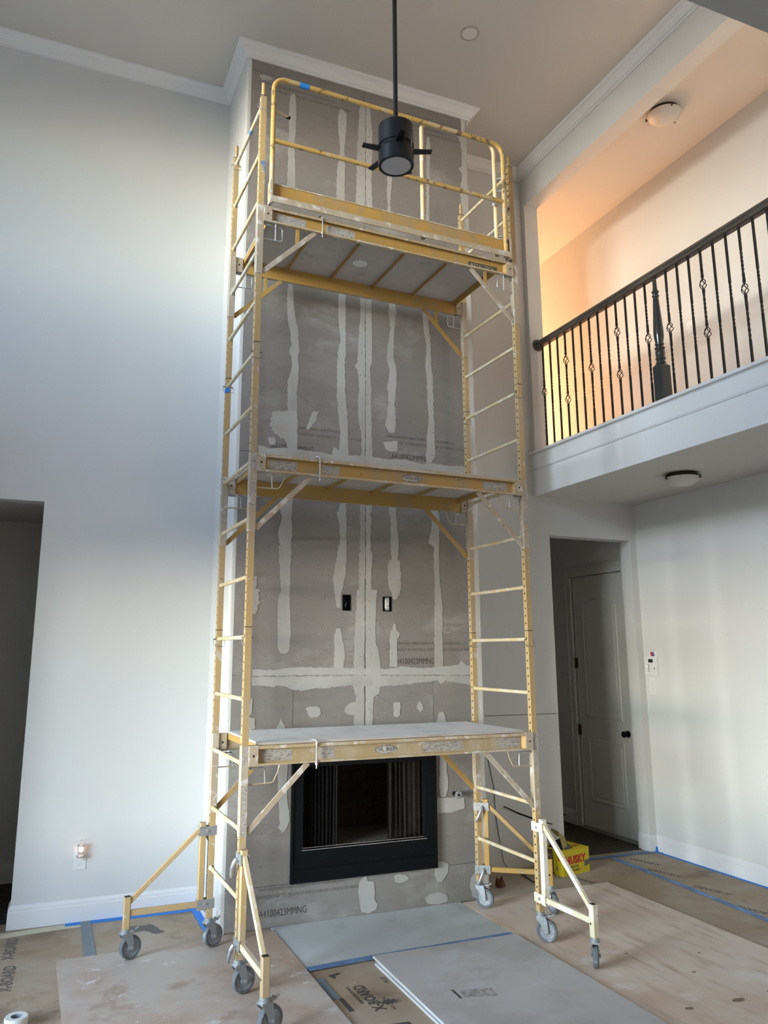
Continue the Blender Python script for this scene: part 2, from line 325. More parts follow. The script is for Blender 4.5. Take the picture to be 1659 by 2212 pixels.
b = MB(); b.box(-4, 4.3, YE, 5.2, FZ-.1, FZ, M_PAPER); struct(b.obj('floor'))
b = MB(); b.box(2.9, XR, YB+.10, 5.1, FZ, FZ+.004, M_DARKF); b.box(-3.9, .3, YB+.12, 2.6, FZ, FZ+.004, M_DARKF); struct(b.obj('floor_hallway'))
b = MB(); b.box(-4, XF, YK-.1, YB+.14, ZC, ZC+.1, M_CEIL); struct(b.obj('ceiling'))
b = MB(); b.box(XF+.14, 4.3, YK, 5.2, 6.25, 6.35, M_CEIL); struct(b.obj('ceiling_upper_hall'))
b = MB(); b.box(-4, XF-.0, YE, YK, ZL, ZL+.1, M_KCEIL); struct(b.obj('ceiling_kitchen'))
b = MB(); b.box(XF+.001, XR, YE, 5.1, ZL, ZL+.03, M_CEIL); b.box(XF+.001, XR, YE, 5.1, ZL+.03, 3.46, M_WALL); struct(b.obj('ceiling_under_balcony'))
b = MB(); b.box(XF, XR, YK-.1, YK, 3.46, 6.3, M_WALL); struct(b.obj('wall_balcony_end'))

def sweep(path, prof, mat, name, closed=False):
    """profile (d, z) swept along plan path; d to the right-hand side of travel, mitred"""
    b = MB(); P = [Vector((p[0], p[1])) for p in path]; N = len(P); rings = []
    for i, p in enumerate(P):
        ns = []
        if i > 0: d = (P[i]-P[i-1]).normalized(); ns.append(Vector((d.y, -d.x)))
        if i < N-1: d = (P[i+1]-P[i]).normalized(); ns.append(Vector((d.y, -d.x)))
        if len(ns) == 2: t = (ns[0]+ns[1]); off = t/(1+ns[0].dot(ns[1]))
        else: off = ns[0]
        rings.append([(p.x+off.x*d_, p.y+off.y*d_, z) for d_, z in prof])
    k = len(prof); vs = [v for r in rings for v in r]; fs = []
    for i in range(N-1):
        for j in range(k): fs.append((i*k+j, i*k+(j+1) % k, (i+1)*k+(j+1) % k, (i+1)*k+j))
    fs += [tuple(range(k)), tuple(range((N-1)*k, N*k))[::-1]]
    b.add(vs, fs, mat); return struct(b.obj(name))
cr = [(0, ZC-.094), (.012, ZC-.094), (.016, ZC-.082), (.030, ZC-.076), (.046, ZC-.058), (.060, ZC-.034), (.070, ZC-.026), (.082, ZC-.020), (.088, ZC-.012), (.088, ZC), (0, ZC)]
sweep([(XL, YB), (XA, YB), (XA, YC), (XB, YC), (XB, YB), (XF-.01, YB), (XF-.01, YK)], cr, M_TRIM, 'trim_1')['label'] = 'white crown moulding around the chimney and ceiling'
bp = [(0, FZ), (.016, FZ), (.016, .088), (.012, .094), (.012, .108), (.007, .116), (.004, .126), (0, .126)]
sweep([(-1.113, YB+.14), (-1.113, YB), (XA, YB), (XA, YC+.02)], bp, M_TRIM, 'baseboard_left')
sweep([(4.056, YB+.14), (4.056, YB), (XR, YB), (XR, YK)], bp, M_TRIM, 'baseboard_right')
sweep([(XR, DY0-.12), (XR, YB+.15)], bp, M_TRIM, 'baseboard_hallway'); sweep([(2.95, 5.1), (XR, 5.1), (XR, DY1+.12)], bp, M_TRIM, 'baseboard_hallway_end')
sweep([(-3.9, 2.6), (.3, 2.6)], bp, M_TRIM, 'baseboard_left_hallway')
# balcony edge: sill, fascia boards and bead
b = MB(); b.prism([(2.952, 3.478), (2.950, 3.482), (2.950, 3.497), (2.954, 3.501), (3.17, 3.501), (3.17, 3.478)], M_TRIM, lambda a, c, t: (a, t, c), YK, YB)
b.obj('trim_2'); o = bpy.data.objects['trim_2']; struct(o, 'white sill along the balcony edge')
b = MB(); b.box(2.982, 3.0, YK, YB, 3.352, 3.478, M_TRIM); b.box(2.986, 3.0, YK, YB, ZL-.002, 3.329, M_TRIM)
b.prism([(2.990, 3.326), (2.976, 3.331), (2.972, 3.337), (2.978, 3.342), (2.974, 3.347), (2.976, 3.353), (2.990, 3.355)], M_TRIM, lambda a, c, t: (a, t, c), YK, YB)
b.box(2.976, 2.986, YK, YB, 3.468, 3.478, M_TRIM)
struct(b.obj('trim_3'), 'white fascia boards with a bead below the balcony sill')
# hallway door
e = struct(empty('door_1', (XR, (DY0+DY1)/2, 0)), 'grey-white two-panel door with arched top panel')
hw = (DY1-DY0)/2; b = MB(); b.box(.012, .048, -hw, hw, .012, DZ, M_DOOR)
b.obj('door_leaf', e)
def ring_panel(poly, name):
    """raised moulding ring and field on the leaf"""
    b = MB(); cx = sum(p[0] for p in poly)/len(poly); cz = sum(p[1] for p in poly)/len(poly)
    def off(k): return [(p[0]+(cx-p[0])*k[0], p[1]+(cz-p[1])*k[1]) for p in poly]
    w = max(p[0] for p in poly)-min(p[0] for p in poly); h = max(p[1] for p in poly)-min(p[1] for p in poly)
    def o2(d): return off((2*d/w, 2*d/h))
    R = [(o2(0), .0115), (o2(.008), .006), (o2(.020), .004), (o2(.030), .010), (o2(.042), .010), (o2(.055), .005)]
    n = len(poly); vs = [(x, p[0], p[1]) for r, x in R for p in r]
    fs = [(i*n+k, i*n+(k+1) % n, (i+1)*n+(k+1) % n, (i+1)*n+k) for i in range(len(R)-1) for k in range(n)]+[tuple(range((len(R)-1)*n, len(R)*n))]
    b.add(vs, fs, M_DOOR); b.obj(name, e)
pw = hw-.13
arch = [(-pw, 1.06), (pw, 1.06), (pw, 2.175)]+[(pw*(1-i/7), 2.18+.07*(1-(1-i/7)**2)) for i in range(1, 14)]+[(-pw, 2.175)]
ring_panel(arch, 'door_panel'); ring_panel([(-pw, .26), (pw, .26), (pw, .86), (-pw, .86)], 'door_panel')
b = MB()
for a0, a1, z0, z1 in ((-hw-.10, -hw-.004, FZ, DZ+.10), (hw+.004, hw+.10, FZ, DZ+.10), (-hw-.004, hw+.004, DZ+.004, DZ+.10)):
    b.box(-.018, 0.0, a0, a1, z0, z1, M_DOOR)
b.box(-.024, -.018, hw+.078, hw+.10, FZ, DZ+.10, M_DOOR); b.box(-.024, -.018, -hw-.10, hw+.10, DZ+.08, DZ+.10, M_DOOR); b.box(-.022, -.018, hw+.004, hw+.018, FZ, DZ+.02, M_DOOR); b.box(-.022, -.018, -hw-.004, hw+.018, DZ+.004, DZ+.018, M_DOOR)
b.obj('door_casing', e)
b = MB(); b.box(-.03, .05, -hw-.02, hw+.02, FZ+.004, .008, mk('threshold', (.3, .29, .27), .5)); b.obj('threshold', e)
for z in (.934, 1.60):
    b = MB(); b.tube([(-.004, hw+.002, z-.055), (-.004, hw+.002, z+.055)], .008, M_BRASS, 8); b.box(.004, .0125, hw-.03, hw, z-.05, z+.05, M_BRASS); b.obj('hinge', e)
b = MB(); b.lathe([(.032, 0), (.032, .006), (.012, .010), (.011, .030), (.020, .036), (.028, .046), (.029, .056), (.022, .066), (.0, .070)], (.012, -hw+.07, .95), M_BLK, 20, (-1, 0, 0)); b.obj('door_knob', e)
b = MB(); b.tube([(XR-.014, 2.80, .06), (XR-.07, 2.80, .06)], [.006, .006], M_BLK, 8); b.tube([(XR-.07, 2.80, .06), (XR-.085, 2.80, .06)], .011, M_BLK, 8)
tag(b.obj('door_stop'), 'small black door stop on the baseboard in the hallway', 'door stop')

# ------------------------------------------------------------------ chimney breast
ch = struct(empty('wall_chimney', (1.072, YC, 0)), 'tall chimney breast faced with grey cement board')
CH = Matrix.Translation((-1.072, -YC, 0))
def chobj(b, name, parent=ch):
    b.v = [(x-1.072, y-YC, z) for x, y, z in b.v]; return b.obj(name, parent)
FX0, FX1, FZ0, FZ1 = .552, 1.62, .238, .99
b = MB(); Y2 = YC+.014
b.box(XA+.002, FX0+.02, Y2, YB, FZ, ZC, M_WALL); b.box(FX1-.02, XB-.002, Y2, YB, FZ, ZC, M_WALL); b.box(FX0+.02, FX1-.02, Y2, YB, FZ1-.02, 1.98, M_WALL); b.box(FX0+.02, FX1-.02, Y2, YB, 2.13, ZC, M_WALL); b.box(FX0+.02, FX1-.02, YC+.07, YB, 1.98, 2.13, M_WALL); b.box(FX0+.02, FX1-.02, Y2, YB, FZ, FZ0+.1, M_WALL)
chobj(b, 'chimney_core')
b = MB()                                              # painted left cheek with its rounded corner bead
R_ = .018; pr = [(XA, YB), (XA, YC+R_)]+[(XA+R_-R_*math.cos(t), YC+R_-R_*math.sin(t)) for t in [PI/2*i/5 for i in range(1, 6)]]+[(XA+.036, YC), (XA+.036, Y2), (XA+.01, YB)]
b.prism(pr, M_WALL, lambda a, c, t: (a, c, t), FZ, ZC); chobj(b, 'side_panel')
b = MB(); pr = [(XB, YB), (XB, YC+R_)]+[(XB-R_+R_*math.cos(t), YC+R_-R_*math.sin(t)) for t in [PI/2*i/5 for i in range(1, 6)]]+[(XB-.060, YC), (XB-.060, Y2), (XB-.01, YB)]
b.prism(pr, M_BEAD, lambda a, c, t: (a, c, t), FZ, ZC); chobj(b, 'side_panel')
G = .0015; XM = 1.083; x0, x1 = XA+.036, XB-.060
boards = []
for za, zb_ in ((1.559, 3.102), (3.102, 4.642), (4.642, 6.18), (6.18, ZC)): boards += [(x0, XM, za, zb_), (XM, x1, za, zb_)]
boards += [(x0, x1, FZ+.004, FZ0), (x0, FX0, FZ0, 1.559), (FX1, x1, FZ0, 1.559), (FX0, XM, FZ1, 1.559), (XM, FX1, FZ1, 1.559)]
HOLES = [(.908, .972, 2.000, 2.113), (1.222, 1.292, 2.000, 2.108)]
for (a, c, z0, z1) in boards:
    b = MB(); hs = [h for h in HOLES if a < h[0] < c and z0 < h[2] < z1]
    if hs:
        h = hs[0]; b.box(a+G, h[0], YC, Y2, z0+G, z1-G, M_CEM); b.box(h[1], c-G, YC, Y2, z0+G, z1-G, M_CEM); b.box(h[0], h[1], YC, Y2, z0+G, h[2], M_CEM); b.box(h[0], h[1], YC, Y2, h[3], z1-G, M_CEM)
    else: b.box(a+G, c-G, YC, Y2, z0+G, z1-G, M_CEM)
    chobj(b, 'cement_board')
PATCH = [[(0.451,6.057),(0.442,6.027),(0.436,5.89),(0.438,5.711),(0.435,5.568),(0.435,5.393),(0.432,5.115),(0.508,5.134),(0.495,5.408),(0.487,5.582),(0.494,5.727),(0.497,5.908),(0.488,6.041),(0.478,6.065)],[(0.868,6.044),(0.851,5.993),(0.848,5.918),(0.855,5.828),(0.87,5.686),(0.846,5.499),(0.836,5.142),(0.911,5.159),(0.911,5.516),(0.905,5.695),(0.918,5.846),(0.923,5.94),(0.924,6.014),(0.885,6.049)],[(1.037,6.132),(1.032,6.008),(1.025,5.876),(1.015,5.652),(1.01,5.433),(1.002,5.128),(1.087,5.147),(1.087,5.452),(1.087,5.671),(1.088,5.893),(1.088,6.024),(1.088,6.147)],[(1.095,6.149),(1.095,6.027),(1.095,5.895),(1.094,5.673),(1.094,5.454),(1.094,5.149),(1.153,5.163),(1.142,5.466),(1.148,5.687),(1.152,5.912),(1.138,6.039),(1.127,6.159)],[(1.292,5.614),(1.286,5.548),(1.279,5.427),(1.284,5.319),(1.277,5.137),(1.31,5.145),(1.311,5.326),(1.321,5.438),(1.327,5.559),(1.322,5.622)],[(1.654,6.004),(1.643,5.896),(1.649,5.707),(1.632,5.218),(1.662,5.225),(1.677,5.714),(1.687,5.908),(1.677,6.011)],[(1.952,6.097),(1.986,6.028),(1.996,5.816),(1.955,5.786),(1.991,5.738),(1.97,5.598),(1.968,5.407),(1.946,5.196),(2.058,5.221),(2.061,5.429),(2.063,5.621),(2.065,5.756),(2.065,5.815),(2.066,5.834),(2.071,6.051),(2.073,6.131)],[(0.185,6.142),(0.225,6.165),(0.299,6.159),(0.283,6.129),(0.21,6.113)],[(0.463,4.445),(0.455,4.386),(0.452,4.297),(0.46,4.153),(0.48,4.06),(0.493,3.951),(0.476,3.885),(0.497,3.841),(0.501,3.779),(0.487,3.714),(0.47,3.649),(0.47,3.557),(0.474,3.435),(0.476,3.374),(0.547,3.382),(0.546,3.443),(0.539,3.566),(0.55,3.66),(0.549,3.723),(0.551,3.786),(0.544,3.848),(0.554,3.897),(0.548,3.959),(0.543,4.07),(0.518,4.163),(0.502,4.306),(0.496,4.394),(0.485,4.449)],[(0.546,3.439),(0.365,3.414),(0.355,3.39),(0.365,3.376),(0.343,3.358),(0.356,3.342),(0.339,3.305),(0.367,3.293),(0.353,3.277),(0.379,3.25),(0.409,3.238),(0.419,3.217),(0.449,3.22),(0.475,3.177),(0.476,3.145),(0.553,3.143)],[(0.332,3.215),(0.377,3.223),(0.389,3.191),(0.378,3.165),(0.341,3.167)],[(0.67,3.451),(0.712,3.451),(0.697,3.415),(0.688,3.38),(0.664,3.342),(0.636,3.304),(0.618,3.311),(0.632,3.354),(0.65,3.41)],[(0.864,4.455),(0.862,4.255),(0.871,4.141),(0.883,4.045),(0.861,3.944),(0.857,3.846),(0.856,3.686),(0.856,3.575),(0.868,3.451),(0.885,3.312),(0.877,3.188),(0.854,3.109),(0.95,3.118),(0.946,3.195),(0.946,3.319),(0.94,3.459),(0.923,3.584),(0.923,3.695),(0.917,3.855),(0.927,3.954),(0.926,4.051),(0.921,4.149),(0.925,4.266),(0.924,4.466)],[(1.045,4.489),(1.046,4.253),(1.029,4.084),(1.021,3.886),(0.999,3.851),(1.023,3.822),(1.038,3.662),(1.026,3.565),(1.03,3.438),(1.054,3.315),(1.054,3.159),(1.03,3.126),(1.084,3.131),(1.084,3.162),(1.084,3.319),(1.084,3.445),(1.084,3.572),(1.084,3.668),(1.084,3.83),(1.084,3.863),(1.084,3.896),(1.084,4.093),(1.084,4.26),(1.085,4.496)],[(1.091,4.498),(1.091,4.261),(1.091,4.094),(1.091,3.897),(1.091,3.856),(1.091,3.669),(1.091,3.573),(1.09,3.446),(1.09,3.319),(1.09,3.132),(1.144,3.137),(1.136,3.324),(1.137,3.451),(1.129,3.578),(1.137,3.676),(1.126,3.861),(1.143,3.904),(1.144,4.103),(1.139,4.269),(1.136,4.506)],[(1.295,4.45),(1.286,4.328),(1.302,4.212),(1.28,4.074),(1.269,3.956),(1.291,3.86),(1.273,3.726),(1.28,3.597),(1.262,3.466),(1.253,3.401),(1.278,3.363),(1.292,3.354),(1.315,3.356),(1.329,3.369),(1.338,3.41),(1.339,3.475),(1.331,3.603),(1.35,3.736),(1.351,3.868),(1.326,3.964),(1.327,4.082),(1.337,4.218),(1.352,4.34),(1.339,4.458)],[(1.584,4.398),(1.594,4.261),(1.618,4.093),(1.603,3.955),(1.614,3.839),(1.616,3.672),(1.625,3.508),(1.608,3.375),(1.603,3.261),(1.593,3.196),(1.597,3.14),(1.635,3.144),(1.672,3.204),(1.673,3.268),(1.675,3.383),(1.669,3.513),(1.667,3.679),(1.667,3.846),(1.655,3.963),(1.654,4.099),(1.64,4.268),(1.633,4.406)],[(1.232,3.274),(1.35,3.295),(1.355,3.236),(1.344,3.211),(1.285,3.204),(1.249,3.226)],[(0.26,3.155),(0.349,3.135),(0.453,3.153),(0.559,3.147),(0.697,3.147),(0.822,3.137),(0.83,3.194),(0.857,3.186),(0.886,3.143),(1.03,3.148),(1.079,3.146),(1.194,3.148),(1.277,3.142),(1.412,3.159),(1.48,3.145),(1.548,3.131),(1.671,3.147),(1.759,3.139),(1.938,3.151),(1.935,3.049),(0.265,2.965)],[(0.46,2.807),(0.453,2.777),(0.433,2.703),(0.449,2.632),(0.422,2.53),(0.43,2.488),(0.447,2.418),(0.45,2.242),(0.516,2.245),(0.512,2.421),(0.52,2.493),(0.525,2.536),(0.516,2.636),(0.522,2.709),(0.528,2.782),(0.526,2.812)],[(0.426,2.436),(0.433,2.347),(0.44,2.259),(0.453,2.141),(0.432,2.053),(0.431,1.967),(0.437,1.852),(0.439,1.738),(0.452,1.712),(0.467,1.701),(0.497,1.701),(0.512,1.712),(0.522,1.738),(0.527,1.853),(0.522,1.968),(0.516,2.055),(0.519,2.143),(0.516,2.262),(0.521,2.351),(0.519,2.441)],[(0.887,2.839),(0.888,2.78),(0.876,2.734),(0.86,2.7),(0.881,2.616),(0.889,2.513),(0.872,2.366),(0.86,2.258),(0.93,2.26),(0.934,2.369),(0.936,2.516),(0.939,2.619),(0.932,2.705),(0.932,2.738),(0.935,2.783),(0.935,2.843)],[(0.859,2.366),(0.851,2.305),(0.836,2.244),(0.841,2.191),(0.844,2.153),(0.853,2.094),(0.866,2.019),(0.894,2.02),(0.898,2.095),(0.909,2.155),(0.917,2.193),(0.93,2.247),(0.933,2.308),(0.939,2.37)],[(0.863,1.874),(0.847,1.826),(0.852,1.739),(0.851,1.68),(0.849,1.601),(0.912,1.6),(0.932,1.68),(0.923,1.739),(0.906,1.827),(0.895,1.874)],[(0.875,2.459),(0.861,2.357),(0.937,2.361),(0.94,2.462)],[(1.043,2.851),(1.043,2.521),(1.039,2.228),(1.083,2.229),(1.083,2.524),(1.083,2.855)],[(1.09,2.855),(1.09,2.734),(1.09,2.704),(1.09,2.674),(1.09,2.524),(1.089,2.23),(1.135,2.231),(1.126,2.526),(1.136,2.677),(1.12,2.706),(1.14,2.737),(1.14,2.859)],[(1.035,2.421),(1.035,2.152),(1.081,2.153),(1.082,2.423)],[(1.092,2.423),(1.092,2.33),(1.092,2.268),(1.091,2.153),(1.131,2.154),(1.128,2.27),(1.14,2.332),(1.141,2.426)],[(1.019,2.151),(1.016,2.007),(1.008,1.887),(1.003,1.739),(0.997,1.592),(0.992,1.476),(1.004,1.425),(1.017,1.411),(1.009,1.332),(0.998,1.204),(1.076,1.201),(1.076,1.33),(1.076,1.41),(1.076,1.424),(1.076,1.475),(1.076,1.592),(1.076,1.739),(1.08,1.888),(1.08,2.008),(1.081,2.153)],[(1.088,2.153),(1.088,2.009),(1.088,1.888),(1.088,1.769),(1.088,1.724),(1.088,1.65),(1.088,1.591),(1.087,1.475),(1.087,1.424),(1.087,1.399),(1.087,1.201),(1.14,1.199),(1.146,1.398),(1.192,1.422),(1.203,1.473),(1.204,1.591),(1.199,1.65),(1.188,1.724),(1.167,1.769),(1.164,1.889),(1.168,2.01),(1.175,2.156)],[(1.275,2.869),(1.274,2.78),(1.29,2.686),(1.288,2.535),(1.295,2.385),(1.278,2.266),(1.36,2.269),(1.345,2.387),(1.354,2.539),(1.339,2.69),(1.332,2.784),(1.324,2.873)],[(1.277,2.376),(1.268,2.353),(1.264,2.244),(1.275,2.166),(1.297,2.128),(1.303,2.09),(1.334,2.091),(1.36,2.13),(1.369,2.169),(1.37,2.247),(1.366,2.357),(1.365,2.379)],[(1.309,1.914),(1.29,1.86),(1.281,1.845),(1.277,1.8),(1.276,1.605),(1.333,1.604),(1.335,1.8),(1.357,1.846),(1.335,1.861),(1.319,1.914)],[(1.628,2.787),(1.631,2.74),(1.634,2.647),(1.606,2.522),(1.648,2.493),(1.649,2.279),(1.69,2.281),(1.691,2.495),(1.692,2.526),(1.698,2.651),(1.7,2.744),(1.689,2.791)],[(1.646,2.402),(1.645,2.337),(1.652,2.242),(1.648,2.051),(1.644,1.864),(1.637,1.709),(1.638,1.595),(1.709,1.594),(1.708,1.709),(1.706,1.864),(1.711,2.053),(1.692,2.243),(1.687,2.339),(1.692,2.404)],[(0.263,1.598),(0.354,1.59),(0.443,1.594),(0.517,1.606),(0.578,1.608),(0.825,1.604),(0.984,1.6),(1.081,1.596),(1.196,1.591),(1.279,1.597),(1.38,1.609),(1.534,1.596),(1.709,1.608),(1.834,1.616),(1.862,1.655),(1.897,1.616),(1.946,1.608),(1.944,1.543),(1.065,1.555),(0.264,1.554)],[(0.264,1.548),(1.065,1.549),(1.944,1.537),(1.942,1.469),(1.884,1.48),(1.795,1.494),(1.724,1.507),(1.68,1.48),(1.654,1.508),(1.567,1.497),(1.362,1.478),(1.195,1.473),(1.097,1.472),(0.984,1.482),(0.889,1.475),(0.764,1.465),(0.718,1.469),(0.626,1.454),(0.55,1.458),(0.49,1.484),(0.437,1.492),(0.416,1.48),(0.342,1.49),(0.266,1.49)],[(0.64,1.334),(0.673,1.346),(0.719,1.346),(0.75,1.331),(0.755,1.296),(0.735,1.276),(0.682,1.273),(0.662,1.292),(0.655,1.316)],[(1.02,1.37),(0.969,1.361),(0.934,1.334),(0.928,1.305),(0.953,1.286),(1.02,1.277)],[(1.302,1.357),(1.33,1.362),(1.357,1.358),(1.353,1.272),(1.334,1.258),(1.303,1.266)],[(1.509,1.367),(1.53,1.341),(1.539,1.311),(1.515,1.286),(1.486,1.312),(1.495,1.342)],[(1.67,1.282),(1.657,1.256),(1.647,1.197),(1.646,1.152),(1.719,1.15),(1.717,1.194),(1.715,1.254),(1.701,1.281)],[(0.472,1.274),(0.487,1.242),(0.5,1.228),(0.503,1.194),(0.437,1.196),(0.444,1.223),(0.458,1.233)],[(0.257,2.222),(0.28,2.22),(0.279,2.158),(0.268,2.136),(0.317,2.126),(0.288,2.108),(0.299,2.086),(0.294,2.057),(0.309,2.043),(0.286,2.021),(0.291,1.993),(0.277,1.964),(0.252,1.966)],[(0.253,1.29),(0.29,1.28),(0.296,1.214),(0.252,1.203)],[(0.257,1.412),(0.271,1.405),(0.268,1.31),(0.252,1.297)],[(0.447,1.014),(0.456,0.954),(0.461,0.866),(0.469,0.719),(0.474,0.651),(0.48,0.612),(0.464,0.585),(0.494,0.559),(0.504,0.558),(0.523,0.58),(0.538,0.608),(0.545,0.646),(0.531,0.715),(0.517,0.862),(0.524,0.951),(0.52,1.011)],[(1.667,1.04),(1.659,0.882),(1.654,0.812),(1.653,0.777),(1.66,0.742),(1.662,0.707),(1.672,0.696),(1.698,0.694),(1.711,0.704),(1.722,0.738),(1.726,0.773),(1.727,0.808),(1.715,0.879),(1.725,1.037)],[(1.641,0.695),(1.635,0.648),(1.637,0.622),(1.634,0.595),(1.737,0.588),(1.855,0.607),(1.861,0.633),(1.855,0.681)],[(1.632,0.271),(1.678,0.269),(1.718,0.242),(1.712,0.196),(1.685,0.161),(1.664,0.14),(1.624,0.143),(1.605,0.186),(1.611,0.235)],[(1.532,0.045),(1.562,0.067),(1.623,0.075),(1.683,0.06),(1.708,0.034),(1.702,0.01),(1.651,-0.001),(1.581,0.001),(1.542,0.016)],[(1.295,0.212),(1.339,0.22),(1.373,0.213),(1.411,0.185),(1.387,0.171),(1.348,0.164),(1.304,0.173)],[(1.044,0.205),(1.091,0.233),(1.1,0.2),(1.147,0.187),(1.152,0.079),(1.17,0.049),(1.161,0.018),(1.1,-0.003),(1.054,0.014),(1.042,0.075),(1.033,0.147)],[(1.934,0.179),(1.895,0.132),(1.888,0.074),(1.907,0.013),(1.949,0.0),(1.955,0.177)]]
for i, p in enumerate(PATCH):
    p = [(min(max(x, XA+.012), XB-.012), z) for x, z in p]
    q = jag(p, .0038, .016, i); b = MB()
    b.prism(q, M_MUD, lambda a, c, t: (a, t, c), YC-.0014-.00003*i, YC+.0004)
    # screw dimples
    chobj(b, 'joint_compound')
b = MB(); r = random.Random(5)                          # screw heads showing through the compound
for xs in (.35, .76, 1.05, 1.12, 1.29, 1.66):
    z = .35
    while z < 6.1:
        if not (FX0 < xs < FX1 and z < 1.02):
            b.lathe([(.0045, 0), (.0035, .0012), (0, .0012)], (xs+r.uniform(-.012, .012), YC-.0014, z+r.uniform(-.02, .02)), M_CHAL, 7, (0, -1, 0), False)
        z += .19
o = chobj(b, 'screw_heads'); o['kind'] = 'stuff'
# lettering printed on the boards
L1 = 'HARDIEBACKER FIBER CEMENT WITH HYDROBLOCK'; L2 = 'TECHNOLOGY TO PROTECT THE BOARD #1 CHOICE OF PROS'; L3 = 'A4100423MMNG'
def ltr(s, x, z, size, sx, flip=False, mat=M_INKG):
    d = (-1, 0, 0) if flip else (1, 0, 0); u = (0, 0, -1) if flip else (0, 0, 1)
    o = text('lettering', s, size, mat, frame_m((x-1.072, -.0006, z), d, u), ch, sx, .0003); return o
for (x, z) in ((.355, 3.135), (1.30, 3.155), (1.318, 1.625), (.348, .055)):
    ltr(L3, x, z, .062, .72, mat=M_INK); 
for (x, z) in ((.375, 3.305), (1.262, 3.318), (1.262, 1.765), (.345, .212)):
    ltr(L1, x, z, .026, .95); ltr(L2, x-.02, z-.045, .026, .95)
for (x, z) in ((.235, 6.085), (1.255, 6.075)):
    ltr(L1, x, z, .026, .95); ltr(L2, x+.03, z-.045, .026, .95)
ltr(L3, .60, 6.13, .062, .72); 
b = MB()
for (xa, za, xb_, zb_) in ((FX0, 1.25, FX0, 1.47), (FX1, 1.25, FX1, 1.40), (.80, 2.0, 1.06, 2.0), (1.13, 2.117, 1.40, 2.11), (1.14, 1.985, 1.42, 1.99), (1.14, 1.43, 1.33, 1.32), (.86, 2.117, 1.06, 2.12)):
    b.bar((xa, YC-.0006, za), (xb_, YC-.0006, zb_), .0012, .0025, M_CHAL)
chobj(b, 'pencil_marks')

# firebox
fb = tag(empty('fireplace', (1.086, YC, FZ0)), 'black metal fireplace insert with mesh curtains set into the cement board', 'fireplace')
def fobj(b, name, parent=fb):
    b.v = [(x-1.086, y-YC, z-FZ0) for x, y, z in b.v]; return b.obj(name, parent)
ox0, ox1, oz0, oz1 = .632, 1.530, .435, .955
b = MB(); y0, y1 = YC-.018, YC+.03
for a, c, z0, z1 in ((FX0, ox0, FZ0+.085, FZ1), (ox1, FX1, FZ0+.085, FZ1), (ox0, ox1, FZ0+.085, oz0), (ox0, ox1, oz1, FZ1)): b.box(a, c, y0, y1, z0, z1, M_BLK)
fobj(b, 'frame')
b = MB(); b.box(FX0, FX1, y0-.003, y1, FZ0, FZ0+.078, M_BLK); b.box(FX0+.02, FX1-.02, y0-.007, y0-.003, FZ0+.078, FZ0+.084, M_BLK); fobj(b, 'lower_panel')
b = MB(); b.box(FX0-.002, FX0+.012, y0-.008, y0, FZ0, FZ1, M_BLK); fobj(b, 'edge_trim')
b = MB(); b.box(FX1-.012, FX1+.002, y0-.008, y0, FZ0, FZ1, M_BLK); fobj(b, 'edge_trim')
b = MB(); b.tube([(ox0-.01, y0-.004, oz0+.002), (ox1+.01, y0-.004, oz0+.002)], .004, M_CHROME, 8); b.tube([(ox0, y0+.012, oz0+.012), (ox1, y0+.012, oz0+.012)], .004, M_CHROME, 8); fobj(b, 'curtain_rail')
b = MB(); b.box(ox0-.03, ox1+.03, y1, YB-.06, oz0-.03, oz0, M_SILL); fobj(b, 'hearth_pan')
b = MB(); b.box(ox0-.04, ox0-.03, y1, YB-.06, oz0-.03, oz1+.05, M_BRICKF); b.box(ox1+.03, ox1+.04, y1, YB-.06, oz0-.03, oz1+.05, M_BRICKF); b.box(ox0-.03, ox1+.03, y1, YB-.06, oz1+.04, oz1+.05, M_BRICKF); b.box(ox0-.03, ox1+.03, YB-.068, YB-.06, oz0, oz1+.04, M_BRICKF); fobj(b, 'firebox_shell')
b = MB()
for r_ in range(8):
    for c_ in range(6):
        xx = .70+c_*.135-(.06 if r_ % 2 else 0); b.box(max(xx, .66), min(xx+.128, 1.50), YB-.078, YB-.068, oz0+.005+r_*.066, oz0+.005+r_*.066+.060, M_BRICKF)
o = fobj(b, 'fireback_bricks'); o['kind'] = 'stuff'
def curtain(xa, xb_, mat, folds, name):
    b = MB(); N = 60; vs = []
    for i in range(N+1):
        t = i/N; x = xa+(xb_-xa)*t; y = YC+.045+.012*math.sin(t*folds*2*PI)+.006*math.sin(t*folds*5.1*PI+1)
        vs += [(x, y, oz0+.006), (x+.004*math.sin(t*9), y, oz1)]
    b.add(vs, [(2*i, 2*i+2, 2*i+3, 2*i+1) for i in range(N)], mat, True); return fobj(b, name)
curtain(ox0+.01, .875, M_CURT, 9, 'mesh_curtain'); o = curtain(1.27, ox1-.01, M_CURT2, 7, 'mesh_curtain')
b = MB(); b.tube([(1.283, YC+.02, oz0+.01), (1.280, YC+.02, oz1-.03)], .004, M_BLK, 8); fobj(b, 'pull_rod')
b = MB(); b.tube([(.885, YC+.03, oz0+.01), (.885, YC+.03, oz1)], .006, M_BLK, 8); fobj(b, 'pull_rod')

